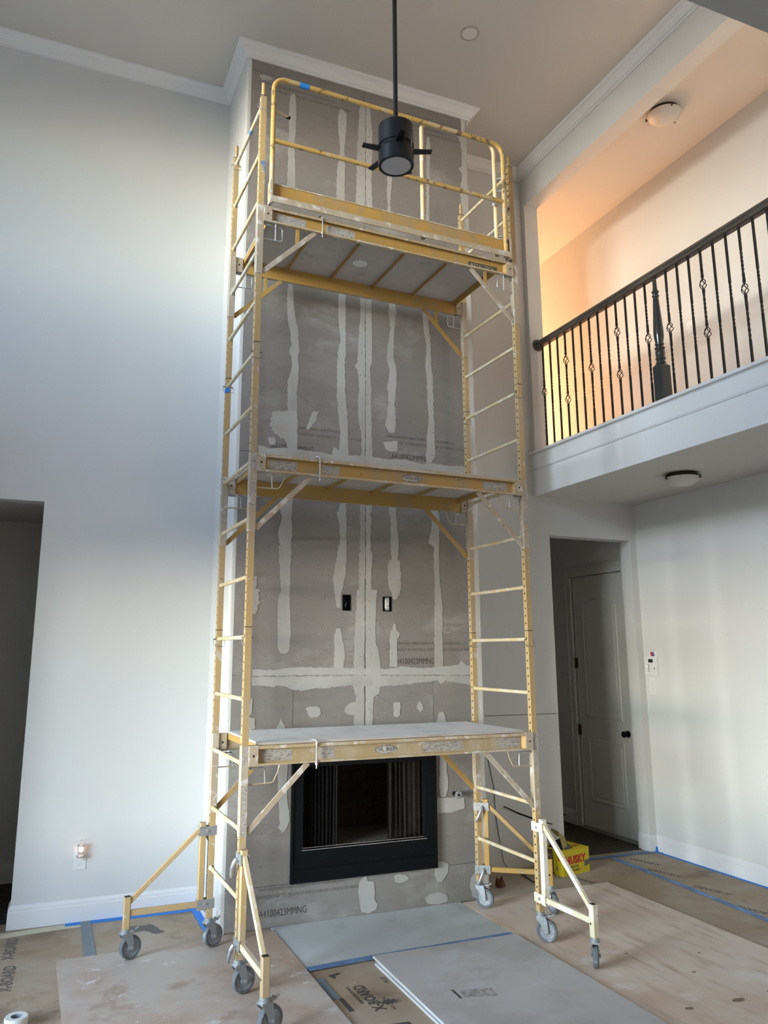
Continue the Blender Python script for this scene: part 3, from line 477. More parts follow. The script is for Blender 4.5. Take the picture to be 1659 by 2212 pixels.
# junction boxes in the chimney face, gas valve
for i, h in enumerate(HOLES):
    e = empty('electrical_box', ((h[0]+h[1])/2, YC, (h[2]+h[3])/2)); w, hh = (h[1]-h[0])/2, (h[3]-h[2])/2
    tag(e, ['empty black electrical box in the cement board, left of the centre seam', 'black electrical box with a white receptacle, right of the centre seam'][i], 'outlet', 'electrical boxes above the fireplace')
    b = MB(); b.box(-w, w, .05, .055, -hh, hh, M_BLK)
    for a, c, z0, z1 in ((-w, -w+.004, -hh, hh), (w-.004, w, -hh, hh), (-w+.004, w-.004, -hh, -hh+.004), (-w+.004, w-.004, hh-.004, hh)): b.box(a, c, -.003, .05, z0, z1, M_BLK)
    b.obj('box_shell', e)
    if i == 0:
        b = MB(); b.tube([(.0, .045, .02), (.008, .02, .0), (-.006, .012, -.02), (.006, .03, -.035)], .003, M_GALV, 6); b.obj('loose_wire', e)
    else:
        b = MB(); b.box(-.016, .016, .002, .02, -.034, .034, M_WHITE); b.lathe([(.015, 0), (.015, .006), (0, .007)], (0, .002, .019), M_WHITE, 14, (0, -1, 0)); b.lathe([(.015, 0), (.015, .006), (0, .007)], (0, .002, -.019), M_WHITE, 14, (0, -1, 0))
        b.box(-.016, .016, -.001, .002, .034, .046, M_GALV); b.box(-.016, .016, -.001, .002, -.046, -.034, M_GALV)
        for z in (.019, -.019): b.box(-.007, -.004, -.0062, -.004, z-.002, z+.007, M_BLK); b.box(.004, .007, -.0062, -.004, z-.002, z+.007, M_BLK)
        b.obj('receptacle', e)
e = tag(empty('gas_valve', (1.775, YC, .715)), 'chrome key valve stub sticking out of the wall right of the fireplace', 'valve')
b = MB(); b.tube([(0, 0, 0), (0, -.062, 0)], .015, M_BLK, 14); b.obj('pipe_sleeve', e)
b = MB(); b.lathe([(.027, .0), (.027, .004), (.020, .008), (.010, .009), (.0095, .004), (0, .004)], (0, -.062, 0), M_ZINC, 22, (0, -1, 0)); b.box(-.006, .006, -.0715, -.066, -.006, .006, M_BLK); b.obj('escutcheon', e)
b = MB(); b.box(-40, XL-.14, -40, 30, -.6, -.5, mk('pale_paving', (.55, .47, .38), .9)); struct(b.obj('ground_outside'))

# ------------------------------------------------------------------ rolling scaffold (local frame: front-left post, floor level)
SL, SD, PW = 1.876, 0.691, 0.0362; h_ = PW/2
sc = tag(empty('rolling_scaffold', (0, 0, .001), 0.02164), 'tall yellow rolling scaffold tower with three platforms in front of the fireplace', 'scaffold')
RUNG = [0.444+.337*i for i in range(5)]+[2.129+.3372*i for i in range(5)]+[3.814+.3373*i for i in range(5)]
def post_mesh(Lz, nm):
    b = MB(); hs = .0482; n0 = int(Lz/hs); z_off = (Lz-n0*hs)/2
    for sx in (-1, 1):
        X = sx*h_
        if z_off > 0:
            for za, zb in ((0, z_off), (Lz-z_off, Lz)): b.add([(X, -h_, za), (X, h_, za), (X, h_, zb), (X, -h_, zb)], [(0, 1, 2, 3)], M_YP)
        for i in range(n0):
            za = z_off+i*hs; zc = za+hs/2; zb = za+hs; rr = .0062
            out = [(-h_, za), (0, za), (h_, za), (h_, zc), (h_, zb), (0, zb), (-h_, zb), (-h_, zc)]
            inn = [(rr*math.cos(-3*PI/4+k*PI/4), zc+rr*math.sin(-3*PI/4+k*PI/4)) for k in range(8)]
            vs = [(X, y, z) for y, z in out]+[(X, y, z) for y, z in inn]+[(X-sx*.004, y, z) for y, z in inn]
            b.add(vs, [(k, (k+1) % 8, 8+(k+1) % 8, 8+k) for k in range(8)], M_YP)
            b.add(vs[8:], [(k, (k+1) % 8, 8+(k+1) % 8, 8+k) for k in range(8)]+[tuple(range(8, 16))], M_HOLE)
    for sy in (-1, 1): b.add([(-h_, sy*h_, 0), (h_, sy*h_, 0), (h_, sy*h_, Lz), (-h_, sy*h_, Lz)], [(0, 1, 2, 3)], M_YP)
    b.add([(-h_, -h_, Lz), (h_, -h_, Lz), (h_, h_, Lz), (-h_, h_, Lz)], [(0, 1, 2, 3)], M_YP)
    b.add([(-h_, -h_, 0), (h_, -h_, 0), (h_, h_, 0), (-h_, h_, 0)], [(0, 1, 2, 3)], M_YP)
    return b.obj(nm, sc)
PST = [(0, 0), (SL, 0), (0, SD), (SL, SD)]
proto = None
for (px, py) in PST:
    for k, (z0, z1) in enumerate(((.165, 1.846), (1.849, 3.529), (3.532, 5.213))):
        if proto is None: proto = post_mesh(1.681, 'post'); p = proto; p.location = (px, py, z0)
        else: p = copy(proto, sc, (px, py, z0))
        if k == 2:
            b = MB(); b.tube([(0, 0, 1.68), (0, 0, 1.765), (0, 0, 1.782), (0, 0, 1.786)], [.0135, .0135, .011, .006], M_YP, 12); b.lathe([(.004, 0), (.004, .0012), (0, .0012)], (-.0135, 0, 1.735), M_HOLE, 8, (-1, 0, 0)); b.obj('coupling_pin', p)
        else:
            b = MB(); zz = 1.625
            b.tube([(-.034, 0, zz), (.034, 0, zz)], .0042, M_GALV, 8)
            b.tube([(-.034, 0, zz), (-.036, .0, zz-.02), (-.030, -.022, zz-.045), (.030, -.022, zz-.045), (.036, 0, zz-.02), (.034, 0, zz)], .0014, M_GALV, 5); b.obj('lock_pin', p)
            b = MB(); b.box(-h_-.0008, h_+.0008, -h_-.0008, h_+.0008, 1.6805, 1.6845, M_HOLE); b.obj('joint_seam', p)
rp = None
for px in (0, SL):
    for z in RUNG:
        if rp is None:
            b = MB(); b.tube([(0, h_-.001, 0), (0, SD-h_+.001, 0)], .0122, M_YR, 12, False); b.tube([(0, h_, 0), (0, h_+.012, 0)], [.0155, .0125], M_YR, 12, False); b.tube([(0, SD-h_-.012, 0), (0, SD-h_, 0)], [.0125, .0155], M_YR, 12, False)
            rp = b.obj('rung', sc); rp.location = (px, 0, z)
        else: copy(rp, sc, (px, 0, z))

def platform(zt, idx):
    BH = .102; zb = zt-BH
    b = MB(); b.box(.078, 1.800, -.004, SD+.004, .003, .015, M_DECK_B); b.add([(.079, -.003, .0153), (1.799, -.003, .0153), (1.799, SD+.003, .0153), (.079, SD+.003, .0153)], [(0, 1, 2, 3)], M_DECK_T)
    pl = b.obj('platform', sc); pl.location = (0, 0, zt)
    if idx == 0: pl['label'] = 'lowest platform with dusty white deck'
    for side in (0, 1):
        y = 0 if side == 0 else SD; s = -1 if side == 0 else 1
        b = MB()
        b.box(.070, 1.806, min(y, y+s*.004), max(y, y+s*.004), -BH, -.0, M_YD if idx == 0 else M_YB)
        for z0, z1 in ((-.007, 0), (-BH, -BH+.006)):
            b.box(.070, 1.806, *sorted((y+s*.004, y+s*.026)), z0, z1, M_FLG)
        b.box(.070, 1.806, *sorted((y+s*.0225, y+s*.026)), -.016, -.007, M_FLG); b.box(.070, 1.806, *sorted((y+s*.0225, y+s*.026)), -BH+.006, -BH+.011, M_FLG)
        b.add([(.070, y+s*.004, -.015), (.092, y+s*.004, -.015), (.074, y+s*.025, -.015), (.070, y+s*.004, -BH+.01), (.092, y+s*.004, -BH+.01), (.074, y+s*.025, -BH+.01)], [(1, 2, 5, 4), (0, 1, 2), (3, 4, 5), (0, 2, 5, 3)], M_YB)
        b.add([(1.806, y+s*.004, -.015), (1.784, y+s*.004, -.015), (1.802, y+s*.025, -.015), (1.806, y+s*.004, -BH+.01), (1.784, y+s*.004, -BH+.01), (1.802, y+s*.025, -BH+.01)], [(1, 2, 5, 4), (0, 1, 2), (3, 4, 5), (0, 2, 5, 3)], M_YB)
        b.obj('side_beam', pl)
        for ex in (0, 1):
            x0, x1 = ((h_+.001, .071), (1.805, SL-h_-.001))[ex]; xm = (x0+x1)/2
            b = MB(); b.box(x0, x1, *sorted((y-s*.012, y+s*.0275)), -BH-.002, .003, M_SLV)
            b.lathe([(.0062, 0), (.0062, .0008), (0, .0008)], (xm, y+s*.0275, -BH/2), M_HOLE, 10, (0, s, 0)); b.lathe([(.0062, 0), (.0062, .0008), (0, .0008)], (xm, y-s*.012, -BH/2), M_HOLE, 10, (0, -s, 0))
            b.obj('slide_bracket', pl)
            pxx = 0 if ex == 0 else SL; sx = 1 if ex == 0 else -1
            b = MB(); b.bar((pxx, y, .003), (pxx, y, -.456), .043, .043, M_SLV, (0, 1, 0), .06); b.obj('post_sleeve', pl)
            # diagonal brace
            b = MB(); yy = y+s*.008
            b.bar((pxx+sx*.362, yy, -BH-.001), (pxx+sx*.024, yy, -.438), .010, .030, M_SLV if side == 0 else M_YB, (sx*1, 0, -1), .1)
            if idx == 2: b.bar((pxx+sx*.245, yy, -BH), (pxx+sx*.245, yy, -.222), .006, .024, M_YB, (1, 0, 0), .1)
            b.obj('brace', pl)
            # spring latch
            b = MB(); zl = -BH-.014; yl = y+s*.006
            b.tube([(pxx+sx*.030, yl, zl), (pxx+sx*.075, yl, zl)], .0065, M_GALV, 10)
            if idx == 2:
                b.tube([(pxx+sx*.07, yl, zl), (pxx+sx*.135, yl, zl-.004), (pxx+sx*.145, yl, zl-.016), (pxx+sx*.145, yl, zl-.085), (pxx+sx*.137, yl, zl-.094), (pxx+sx*.024, yl, zl-.098)], .0040, M_ZINC, 8)
                b.tube([(pxx+sx*.098, yl-.012, zl+.012), (pxx+sx*.098, yl-.012, zl-.105)], .0042, M_ZINC, 8)
            else:
                b.tube([(pxx+sx*.07, yl, zl), (pxx+sx*.106, yl, zl), (pxx+sx*.114, yl, zl-.010), (pxx+sx*.118, yl, zl-.082)], .0042, M_ZINC, 8)
                b.tube([(pxx+sx*.200, yl, -BH), (pxx+sx*.190, yl, -BH-.035), (pxx+sx*.172, yl, -BH-.072), (pxx+sx*.165, yl, -BH-.088), (pxx+sx*.150, yl, -BH-.094), (pxx+sx*.024, yl, -BH-.097)], .0036, M_FLG, 8)
            b.obj('spring_latch', pl)
        if side == 0:
            b = MB(); b.tube([(.405, -.031, .012), (.405, -.031, -.133)], .0044, M_ZINC, 10); b.tube([(.385, -.006, .017), (.398, -.020, .019), (.405, -.031, .012)], .0044, M_ZINC, 8)
            b.lathe([(.009, 0), (.009, .008), (.0, .008)], (.405, -.031, -.003), M_FLG, 10); b.lathe([(.009, 0), (.009, .008), (.0, .008)], (.405, -.031, -.112), M_FLG, 10); b.obj('lock_rod', pl)
    for x in (.405, .745, 1.085, 1.425):
        b = MB(); b.box(x-.011, x+.011, .002, SD-.002, -.004, .003, M_YB); b.box(x-.0105, x-.007, .002, SD-.002, -.022, -.004, M_YB); b.obj('cross_bar', pl)
    for x in (.080, 1.790):
        b = MB(); b.box(x-.0, x+.005, .004, SD-.004, -.034, .003, M_YB); b.box(x-(.0 if x < 1 else .018), x+(.022 if x < 1 else .005), .004, SD-.004, -.0, .003, M_YB); b.obj('end_bar', pl)
    return pl
Z_PL = (1.212, 2.842, 4.434)
PL = [platform(z, i) for i, z in enumerate(Z_PL)]
def sticker(pl, x0, x1, z0, z1, mat=M_STICK, y=-.0052, name='sticker'):
    b = MB(); q = jag([(x0, z0), (x1, z0), (x1, z1), (x0, z1)], .0008, .02, int(x0*100)); b.prism(q, mat, lambda a, c, t: (a, t, c), y+.0006, y+.0012); return b.obj(name, pl)
for pl, xs in ((PL[0], ((.098, .268), (.43, .52), (1.085, 1.36), (1.60, 1.77))), (PL[1], ((.085, .272), (.43, .54), (1.56, 1.745))), (PL[2], ((.098, .30), (.44, .64)))):
    for a, c in xs: sticker(pl, a, c, -.082, -.026)
o = text('brand_plate_text', 'METALTECH', .042, M_SLV, frame_m((1.515, -.0068, -.088), (1, 0, 0), (0, 0, 1)), PL[2], .82, .0004); sticker(PL[2], 1.50, 1.735, -.094, -.050, M_STICKD, name='brand_plate')
for pl, xc, word in ((PL[1], 1.035, 'WERNER'), (PL[0], .845, '')):
    b = MB(); ell = [(xc+.072*math.cos(t), -.055+.024*math.sin(t)) for t in [2*PI*k/24 for k in range(24)]]; el2 = [(xc+.066*math.cos(t), -.055+.0195*math.sin(t)) for t in [2*PI*k/24 for k in range(24)]]
    b.prism(ell, mk('oval_blue_grey', (.10, .12, .16), .6, layers=(((.35, .32, .27), 20, .5, .6, U, 4),)), lambda a, c, t: (a, t, c), -.0046, -.0040); b.prism(el2, mk('oval_pale', (.46, .44, .40), .6, layers=(((.30, .27, .22), 18, .5, .6, U, 4),)), lambda a, c, t: (a, t, c), -.0051, -.0046)
    b.obj('brand_oval', pl)
    text('brand_oval_text', 'WERNER', .030, M_STICKD, frame_m((xc-.054, -.0052, -.065), (1, 0, 0), (0, 0, 1)), pl, .92, .0003)
b = MB(); b.lathe([(.013, 0), (.011, .004), (0, .005)], (.838, -.0046, -.050), M_MUD, 12, (0, -1, 0)); b.obj('compound_blob', PL[0])
for i, (pxx, zs) in enumerate(((0, ((-.10, -.004), (-.33, -.20), (-.452, -.34))), (0, ((-.10, -.004), (-.32, -.16))), (SL, ((-.21, -.006),)), (SL, ((-.15, -.07), (-.30, -.17))))):
    pl = (PL[0], PL[1], PL[0], PL[1])[i]
    for z0, z1 in zs: sticker(pl, pxx-.012, pxx+.014, z0, z1, M_STICK, -.0222)
# white dust blobs on the underside of the top platform
b = MB(); b.prism([(.86+.055*math.cos(t), .42+.045*math.sin(t)) for t in [2*PI*k/18 for k in range(18)]], M_WHITE, lambda a, c, t: (a, c, t), .0015, .003); b.obj('compound_blob', PL[2])

# guard rail and toe board on the top platform
def arc(cx, cz, r, a0, a1, n=6): return [(cx+r*math.cos(a0+(a1-a0)*i/n), cz+r*math.sin(a0+(a1-a0)*i/n)) for i in range(n+1)]
gr = MB(); R = .085; x0, x1, zt, yy = .056, 1.790, 5.345, -.046
pts = [(x0, 4.455)]+arc(x0+R, zt-R, R, PI, PI/2)+arc(x1-R, zt-R, R, PI/2, 0)+[(x1, 4.455)]
gr.tube([(x, yy, z) for x, z in pts], .0160, M_YG, 12); g = gr.obj('guard_rail', sc)
b = MB(); b.tube([(x0+.012, yy, 4.888), (x1-.012, yy, 4.888)], .0150, M_YG, 12); b.obj('mid_rail', g)
x0, x1 = 1.142, 1.737; pts = [(x0, 4.47)]+arc(x0+.06, 5.370-.06, .06, PI, PI/2)+arc(x1-.085, 5.370-.085, .085, PI/2, 0)+[(x1, 4.47)]
b = MB(); b.tube([(x, -.012, z) for x, z in pts], .0150, M_YR, 12); b.obj('gate_loop', g)
b = MB(); b.tube([(.056, -.046, 5.10), (.175, -.02, 5.10)], .008, M_YG, 8); b.tube([(.15, -.022, 5.10), (.175, -.02, 5.10)], .010, M_BLK, 8); b.obj('hinge_peg', g)
b = MB(); b.tube([(1.72, -.012, 4.888), (1.74, -.03, 4.87), (1.70, -.04, 4.85)], [.012, .016, .010], M_MUD, 8); b.obj('compound_blob', g)
for z in (4.62, 4.98, 5.08):
    b = MB(); b.tube([(1.74, -.012, z), (1.79, -.046, z)], .008, M_GALV, 8); b.obj('hinge_pin', g)
b = MB()                                              # toe board
b.box(.060, 1.815, -.030, -.024, 4.508, 4.592, M_YB); b.box(.060, 1.815, -.034, .000, 4.590, 4.598, M_FLG); b.box(.060, 1.815, -.040, -.030, 4.503, 4.510, M_YB)
tb = b.obj('toe_board', sc)
b = MB(); b.box(.056, 1.820, -.062, -.056, 4.452, 4.494, M_SLV); b.box(.056, 1.820, -.056, -.030, 4.490, 4.496, M_FLG); b.obj('lower_strip', tb)
for a_, c_ in ((.044, .060), (1.815, 1.829)):
    b = MB(); b.box(a_, c_, -.062, .0, 4.445, 4.60, M_SLV); b.obj('end_plate', tb)
# bits of blue masking tape stuck on the tower
b = MB(); b.tube([(.225, -.046, 5.345), (.292, -.046, 5.345)], .0172, M_BLUE, 12, False); b.obj('tape_wrap', sc)['label'] = 'blue tape wrapped on the guard rail'
b = MB(); b.tube([(0, .27, 5.163), (0, .315, 5.163)], .0130, mk('pale_blue_tape', (.16, .30, .50), .6), 12, False); b.obj('tape_wrap', sc)['label'] = 'pale blue tape wrapped on the top rung'
b = MB(); b.prism([(-.016, 4.74), (.017, 4.745), (.014, 4.66), (.006, 4.70)], M_BLUED, lambda a, c, t: (a, t, c), -h_-.0012, -h_-.0002); b.obj('tape_scrap', sc)
b = MB(); b.prism([(-.018, 3.46), (.002, 3.465), (.012, 3.445), (-.002, 3.43), (-.018, 3.425)], M_BLUE, lambda a, c, t: (a, SD+t, c), -h_-.0012, -h_-.0002); b.prism([(SD-.018, 3.425), (SD+.014, 3.43), (SD+.014, 3.46), (SD-.018, 3.46)], M_BLUE, lambda a, c, t: (t, a, c), -h_-.0012, -h_-.0002); b.obj('tape_scrap', sc)

# outriggers
def outrigger(px, py, rz, m1, m2, handle):
    b = MB(); b.bar((.056, 0, .215), (.056, 0, .702), .036, .036, m1, (0, 1, 0), .1)
    o = b.obj('outrigger', sc); o.location = (px, py, 0); o.rotation_euler.z = rz
    b = MB(); b.bar((.475, 0, .163), (.475, 0, .335), .038, .038, m1, (0, 1, 0), .1); b.box(.475-.015, .475+.015, -.015, .015, .3352, .3358, M_HOLE)
    b.lathe([(.006, 0), (.006, .0008), (0, .0008)], (.470, -.0192, .235), M_HOLE, 8, (0, -1, 0)); b.obj('stub_leg', o)
    b = MB(); b.bar((.070, 0, .246), (.458, 0, .246), .026, .032, m2, (0, 0, 1), .1); b.obj('lower_arm', o)
    b = MB(); b.bar((.066, 0, .668), (.462, 0, .305), .024, .026, m2, (0, 0, 1), .1); b.obj('diagonal_arm', o)
    for z0, z1 in ((.628, .680), (.222, .274)):
        b = MB(); mm = M_ZINC if handle else M_CHIP
        for s in (-1, 1): b.box(-.026, .078, s*.0205-.0025, s*.0205+.0025, z0, z1, mm)
        b.box(-.027, -.022, -.021, .021, z0, z1, mm); b.tube([(.030, -.032, (z0+z1)/2), (.030, .030, (z0+z1)/2)], .008, M_ZINC, 10); b.obj('clamp', o)
        if handle:
            b = MB(); zc = (z0+z1)/2; s = -1
            b.tube([(.030, s*.034, zc), (.026, s*.046, zc-.02), (.010, s*.052, zc-.055), (-.006, s*.050, zc-.085), (-.012, s*.048, zc-.098)], [.012, .012, .010, .009, .005], M_ZINC, 8); b.obj('clamp_handle', o)
    return o
outrigger(0, SD, PI, M_YP, M_YP, True); outrigger(0, 0, -PI/2, M_YP, M_YR, True)
outrigger(SL, 0, -PI/2+.03, M_CHIP, M_CHIP, False); outrigger(SL, SD, -.62, M_YB, M_YB, True)
def caster(px, py, yaw, z=0.0):
    b = MB(); X = .034; rz_ = .0635
    b.lathe([(.018, .168), (.024, .166), (.024, .156), (.027, .154), (.027, .145), (0, .145)], (0, 0, 0), M_GALV, 18)
    b.prism([(-.026, -.024), (.030, -.024), (.034, -.020), (.034, .020), (.030, .024), (-.026, .024)], M_GALV, lambda a, c, t: (a, c, t), .136, .145)
    for s in (-1, 1):
        b.prism([(-.026, .140), (.032, .140), (.038, .120), (X+.012, .060), (X+.010, .052), (X-.004, .050), (X-.012, .056), (-.006, .110), (-.024, .125)], M_GALV, lambda a, c, t, s=s: (a, s*t, c), .0195, .0225)
    b.tube([(X, -.028, rz_), (X, .028, rz_)], .008, M_ZINC, 10)
    o = b.obj('caster', sc); o.location = (px, py, z); o.rotation_euler.z = yaw
    b = MB(); pr = [(.046, -.014), (.058, -.0155), (.0622, -.012), (.0635, -.006), (.0635, .006), (.0622, .012), (.058, .0155), (.046, .014)]
    b.lathe(pr, (X, 0, rz_), M_TYRE, 32, (0, 1, 0)); w = b.obj('wheel', o)
    b = MB()
    for s in (-1, 1): b.lathe([(.0465, s*.014), (.045, s*.010), (.040, s*.0085), (.020, s*.0085), (.016, s*.0150), (0, s*.0155)], (X, 0, rz_), M_HUB, 28, (0, 1, 0))
    b.obj('hub', o)
    b = MB(); b.bar((.030, 0, .143), (.062, 0, .150), .030, .006, M_GALV, (0, 0, 1), .2); b.bar((.062, 0, .150), (.080, 0, .158), .020, .006, M_ZINC, (0, 0, 1), .2); b.tube([(.055, -.016, .150), (.055, .016, .150)], .006, M_GALV, 8); b.obj('brake_lever', o)
    return o
D2 = math.radians
caster(0, 0, D2(15)); caster(0, SD, D2(22)); caster(SL, 0, D2(-42)); caster(SL, SD, D2(-45))
caster(-.475, SD, D2(20)); caster(0, -.475, D2(18)); caster(SL+.0143, -.4748, D2(50)); caster(SL+.3866, SD-.276, D2(-100))

# ------------------------------------------------------------------ balcony railing
RX = 3.07; RZ0, RZ1 = 3.501, 4.512
rl = tag(empty('balcony_railing', (RX, 1.45, RZ0)), 'dark wooden handrail with black twisted iron balusters on the balcony', 'railing')
prof = [(-.020, 0), (-.030, .004), (-.032, .012), (-.024, .020), (-.026, .030), (-.033, .038), (-.033, .048), (-.024, .062), (-.010, .068), (.010, .068), (.024, .062), (.033, .048), (.033, .038), (.026, .030), (.024, .020), (.032, .012), (.030, .004), (.020, 0)]
b = MB(); b.prism(prof, M_WOOD, lambda a, c, t: (a, t, c+RZ1-RZ0), YK-1.45+.002, -.015); b.obj('handrail', rl)
b = MB(); b.lathe([(.055, 0), (.058, .004), (.057, .010), (.048, .016), (.046, .022), (0, .022)], (0, 0, RZ1-RZ0+.034), M_WOOD, 28, (0, -1, 0)); b.obj('rosette', rl)
def twisted(b, z0, z1, turns):
    n = max(4, int(turns*10)); vs = []; s = .0092
    for i in range(n+1):
        a = 2*PI*turns*i/n; z = z0+(z1-z0)*i/n
        for k in range(4):
            t = a+PI/4+k*PI/2; vs.append((s*math.cos(t), s*math.sin(t), z))
    b.add(vs, [(i*4+k, i*4+(k+1) % 4, (i+1)*4+(k+1) % 4, (i+1)*4+k) for i in range(n) for k in range(4)], M_IRON)
def rod(b, z0, z1): b.box(-.0066, .0066, -.0066, .0066, z0, z1, M_IRON)
H = RZ1-RZ0
def baluster(kind, parent):
    """kind: list of basket centre heights"""
    b = MB(); cur = 0.0
    if not kind: rod(b, 0, .34); twisted(b, .34, .42, .75); rod(b, .42, .55); twisted(b, .55, .66, 1); rod(b, .66, H)
    else:
        for z in kind:
            if cur == 0 and len(kind) == 1: rod(b, 0, .20); twisted(b, .20, z-.14, 1.5); rod(b, z-.14, z-.05)
            elif cur == 0: rod(b, 0, z-.05)
            else: twisted(b, cur, z-.05, 2)
            cur = z+.05
        rod(b, cur, cur+.06); twisted(b, cur+.06, H-.16, 1.5); rod(b, H-.16, H)
    o = b.obj('baluster', parent)
    for z in kind:
        g = MB()
        for k in range(4):
            pts = [(.024*math.sin(PI*i/8)*math.cos(k*PI/2+PI*i/8)+.003*math.cos(k*PI/2), .024*math.sin(PI*i/8)*math.sin(k*PI/2+PI*i/8)+.003*math.sin(k*PI/2), z-.045+.09*i/8) for i in range(9)]
            g.tube(pts, .0032, M_IRON, 6)
        for s in (-1, 1): g.bar((0, 0, z+s*.045), (0, 0, z+s*.068), .018, .018, M_IRON, (0, 1, 0), .2)
        g.obj('basket', o)
    return o
bal = {}
pat = {0: [.557], 1: [.392, .753], 2: [.568]}
for k in range(0, 42):
    y = 1.373-.1115*k-1.45
    if k == 13: continue
    if y < YK-1.45+.05: break
    kk = k if k < 13 else k+1
    key = 'p' if kk % 3 else ('d' if ((kk//3) % 2) != (k > 13) else 's')
    if key not in bal: o = baluster({'p': [], 's': [.565], 'd': [.392, .755]}[key], rl); bal[key] = o; o.location = (0, y, 0)
    else: copy(bal[key], rl, (0, y, 0))
b = MB(); yn = -.072-1.45; s = .045
b.bar((0, yn, 0), (0, yn, .298), .09, .09, M_NEWEL, (0, 1, 0), .04); b.bar((0, yn, .298), (0, yn, .318), .09, .09, M_NEWEL, (0, 1, 0), .04, 1, .62)
b.lathe([(.030, .312), (.037, .322), (.037, .330), (.030, .336), (.029, .345), (.036, .352), (.038, .360), (.033, .372), (.034, .395), (.035, .420), (.030, .428), (.037, .436), (.038, .444), (.030, .452), (.027, .462), (.033, .468), (.034, .475), (.029, .482), (.031, .50), (.036, .53), (.0375, .56), (.036, .60), (.031, .68), (.026, .76), (.022, .83), (.020, .850), (.026, .858), (.027, .866), (.021, .873), (.021, .885), (.027, .892), (.027, .900), (.019, .908), (.0165, .93), (.014, 1.0), (.0135, H)], (0, yn, 0), M_NEWEL, 24)
b.obj('newel_post', rl)

# ------------------------------------------------------------------ ceiling fan without blades
fan = tag(empty('ceiling_fan', (.47, -1.0, ZC)), 'black ceiling fan motor on a long downrod, blades not fitted yet', 'fan')
fo = lambda b, n, p=fan: b.obj(n, p)
z0 = 4.2-ZC
b = MB(); b.lathe([(0, 0), (.075, 0), (.075, -.03), (.05, -.055), (.018, -.06)], (0, 0, 0), M_FAN, 24); fo(b, 'canopy')
b = MB(); b.tube([(0, 0, -.05), (0, 0, z0+.225)], .0125, M_FAN, 14); fo(b, 'downrod')
b = MB(); b.lathe([(.012, .236), (.020, .232), (.089, .231), (.094, .226), (.094, .112), (.088, .110), (.088, .084), (.090, .081)], (0, 0, z0), M_FAN, 40); fo(b, 'motor_housing')
b = MB(); b.lathe([(.088, .083), (.0945, .080), (.0945, .004), (.091, 0), (.079, 0), (.079, .004)], (0, 0, z0), M_FAN, 40); ring = fo(b, 'light_ring')
b = MB(); b.lathe([(.079, .003), (.070, -.001), (.040, -.003), (0, -.004)], (0, 0, z0), M_LENS, 36); fo(b, 'light_lens')
for k in range(5):
    a = math.radians([170, 106, 46, -16, -103][k]); rl_ = [.18, .215, .225, .19, .16][k]; d = Vector((math.cos(a), math.sin(a), 0)); n_ = Vector((-d.y, d.x, 0)); b = MB()
    p0 = d*.082+Vector((0, 0, z0+.093)); p1 = d*rl_+Vector((0, 0, z0+.100)); b.bar(p0, p1, .040, .009, M_FAN, (0, 0, 1), .1, 1, .8)
    for t in (.35, .6, .85):
        q = p0.lerp(p1, t); b.lathe([(.004, 0), (.004, .008), (0, .008)], q+Vector((0, 0, .002)), M_FAN, 8)
    fo(b, 'blade_bracket')
b = MB(); b.tube([(.055, -.076, z0+.083), (.052, -.080, z0+.11), (.048, -.082, z0+.155)], .0016, M_ZINC, 6); fo(b, 'safety_tag')

# ------------------------------------------------------------------ ceiling lights
rc = tag(empty('recessed_light', (1.636, .133, ZC)), 'round white recessed light flush in the great room ceiling', 'light')
b = MB(); b.lathe([(.073, 0), (.073, -.004), (.068, -.008), (.060, -.007), (.058, -.002)], (0, 0, 0), mk('can_trim', (.42, .40, .38), .5), 32); b.obj('trim_ring', rc)
b = MB(); b.lathe([(.059, -.003), (.03, -.006), (0, -.006)], (0, 0, 0), M_WHITE, 28); b.obj('lens', rc)
def flush(loc, label, rz):
    e = tag(empty('flush_mount_light', loc, rz), label, 'light', 'bowl lights of the balcony side')
    b = MB(); b.lathe([(0, 0), (.118, 0), (.120, -.008), (.116, -.030), (.105, -.034)], (0, 0, 0), M_BRONZE, 36); b.obj('base_pan', e)
    b = MB(); b.lathe([(.132, -.034), (.140, -.036), (.138, -.044), (.120, -.064), (.090, -.084), (.050, -.097), (0, -.102)], (0, 0, 0), M_BOWL, 40); b.obj('glass_bowl', e)
    for k in range(3):
        a = 2*PI*k/3; d = Vector((math.cos(a), math.sin(a), 0)); b = MB(); b.tube([d*.115+Vector((0, 0, -.026)), d*.148+Vector((0, 0, -.034)), d*.150+Vector((0, 0, -.046)), d*.134+Vector((0, 0, -.050))], [.005, .006, .007, .005], M_BRONZE, 8); b.obj('bowl_clip', e)
flush((3.555, .30, ZL), 'frosted bowl ceiling light with dark base under the balcony', .9)
flush((3.535, .135, 6.25), 'frosted bowl ceiling light on the upper hall ceiling', 2.3)

# ------------------------------------------------------------------ floor coverings
def sheet(name, poly, z0, z1, mats, label, cat, amp=0, rnd=0):
    b = MB(); q = jag(poly, amp, .12, rnd) if amp else poly; n = len(q)
    b.add([(x, y, z1) for x, y in q], [tuple(range(n))], mats[0])
    b.add([(x, y, z0) for x, y in q]+[(x, y, z1) for x, y in q], [(i, (i+1) % n, n+(i+1) % n, n+i) for i in range(n)]+[tuple(range(n-1, -1, -1))], mats[1])
    return tag(b.obj(name), label, cat)
sheet('plywood_sheet', [(1.802, .868), (3.060, .882), (3.04, -1.56), (1.792, -1.56)], FZ, 0, (M_PLY, M_PLYE), 'stained plywood sheet under the right casters', 'plywood')
sheet('plywood_sheet', [(-.848, .828), (.430, .842), (.428, -1.60), (-.80, -1.60)], FZ, 0, (M_DUST, M_PLYE), 'dust-covered plywood sheet under the left casters', 'plywood')
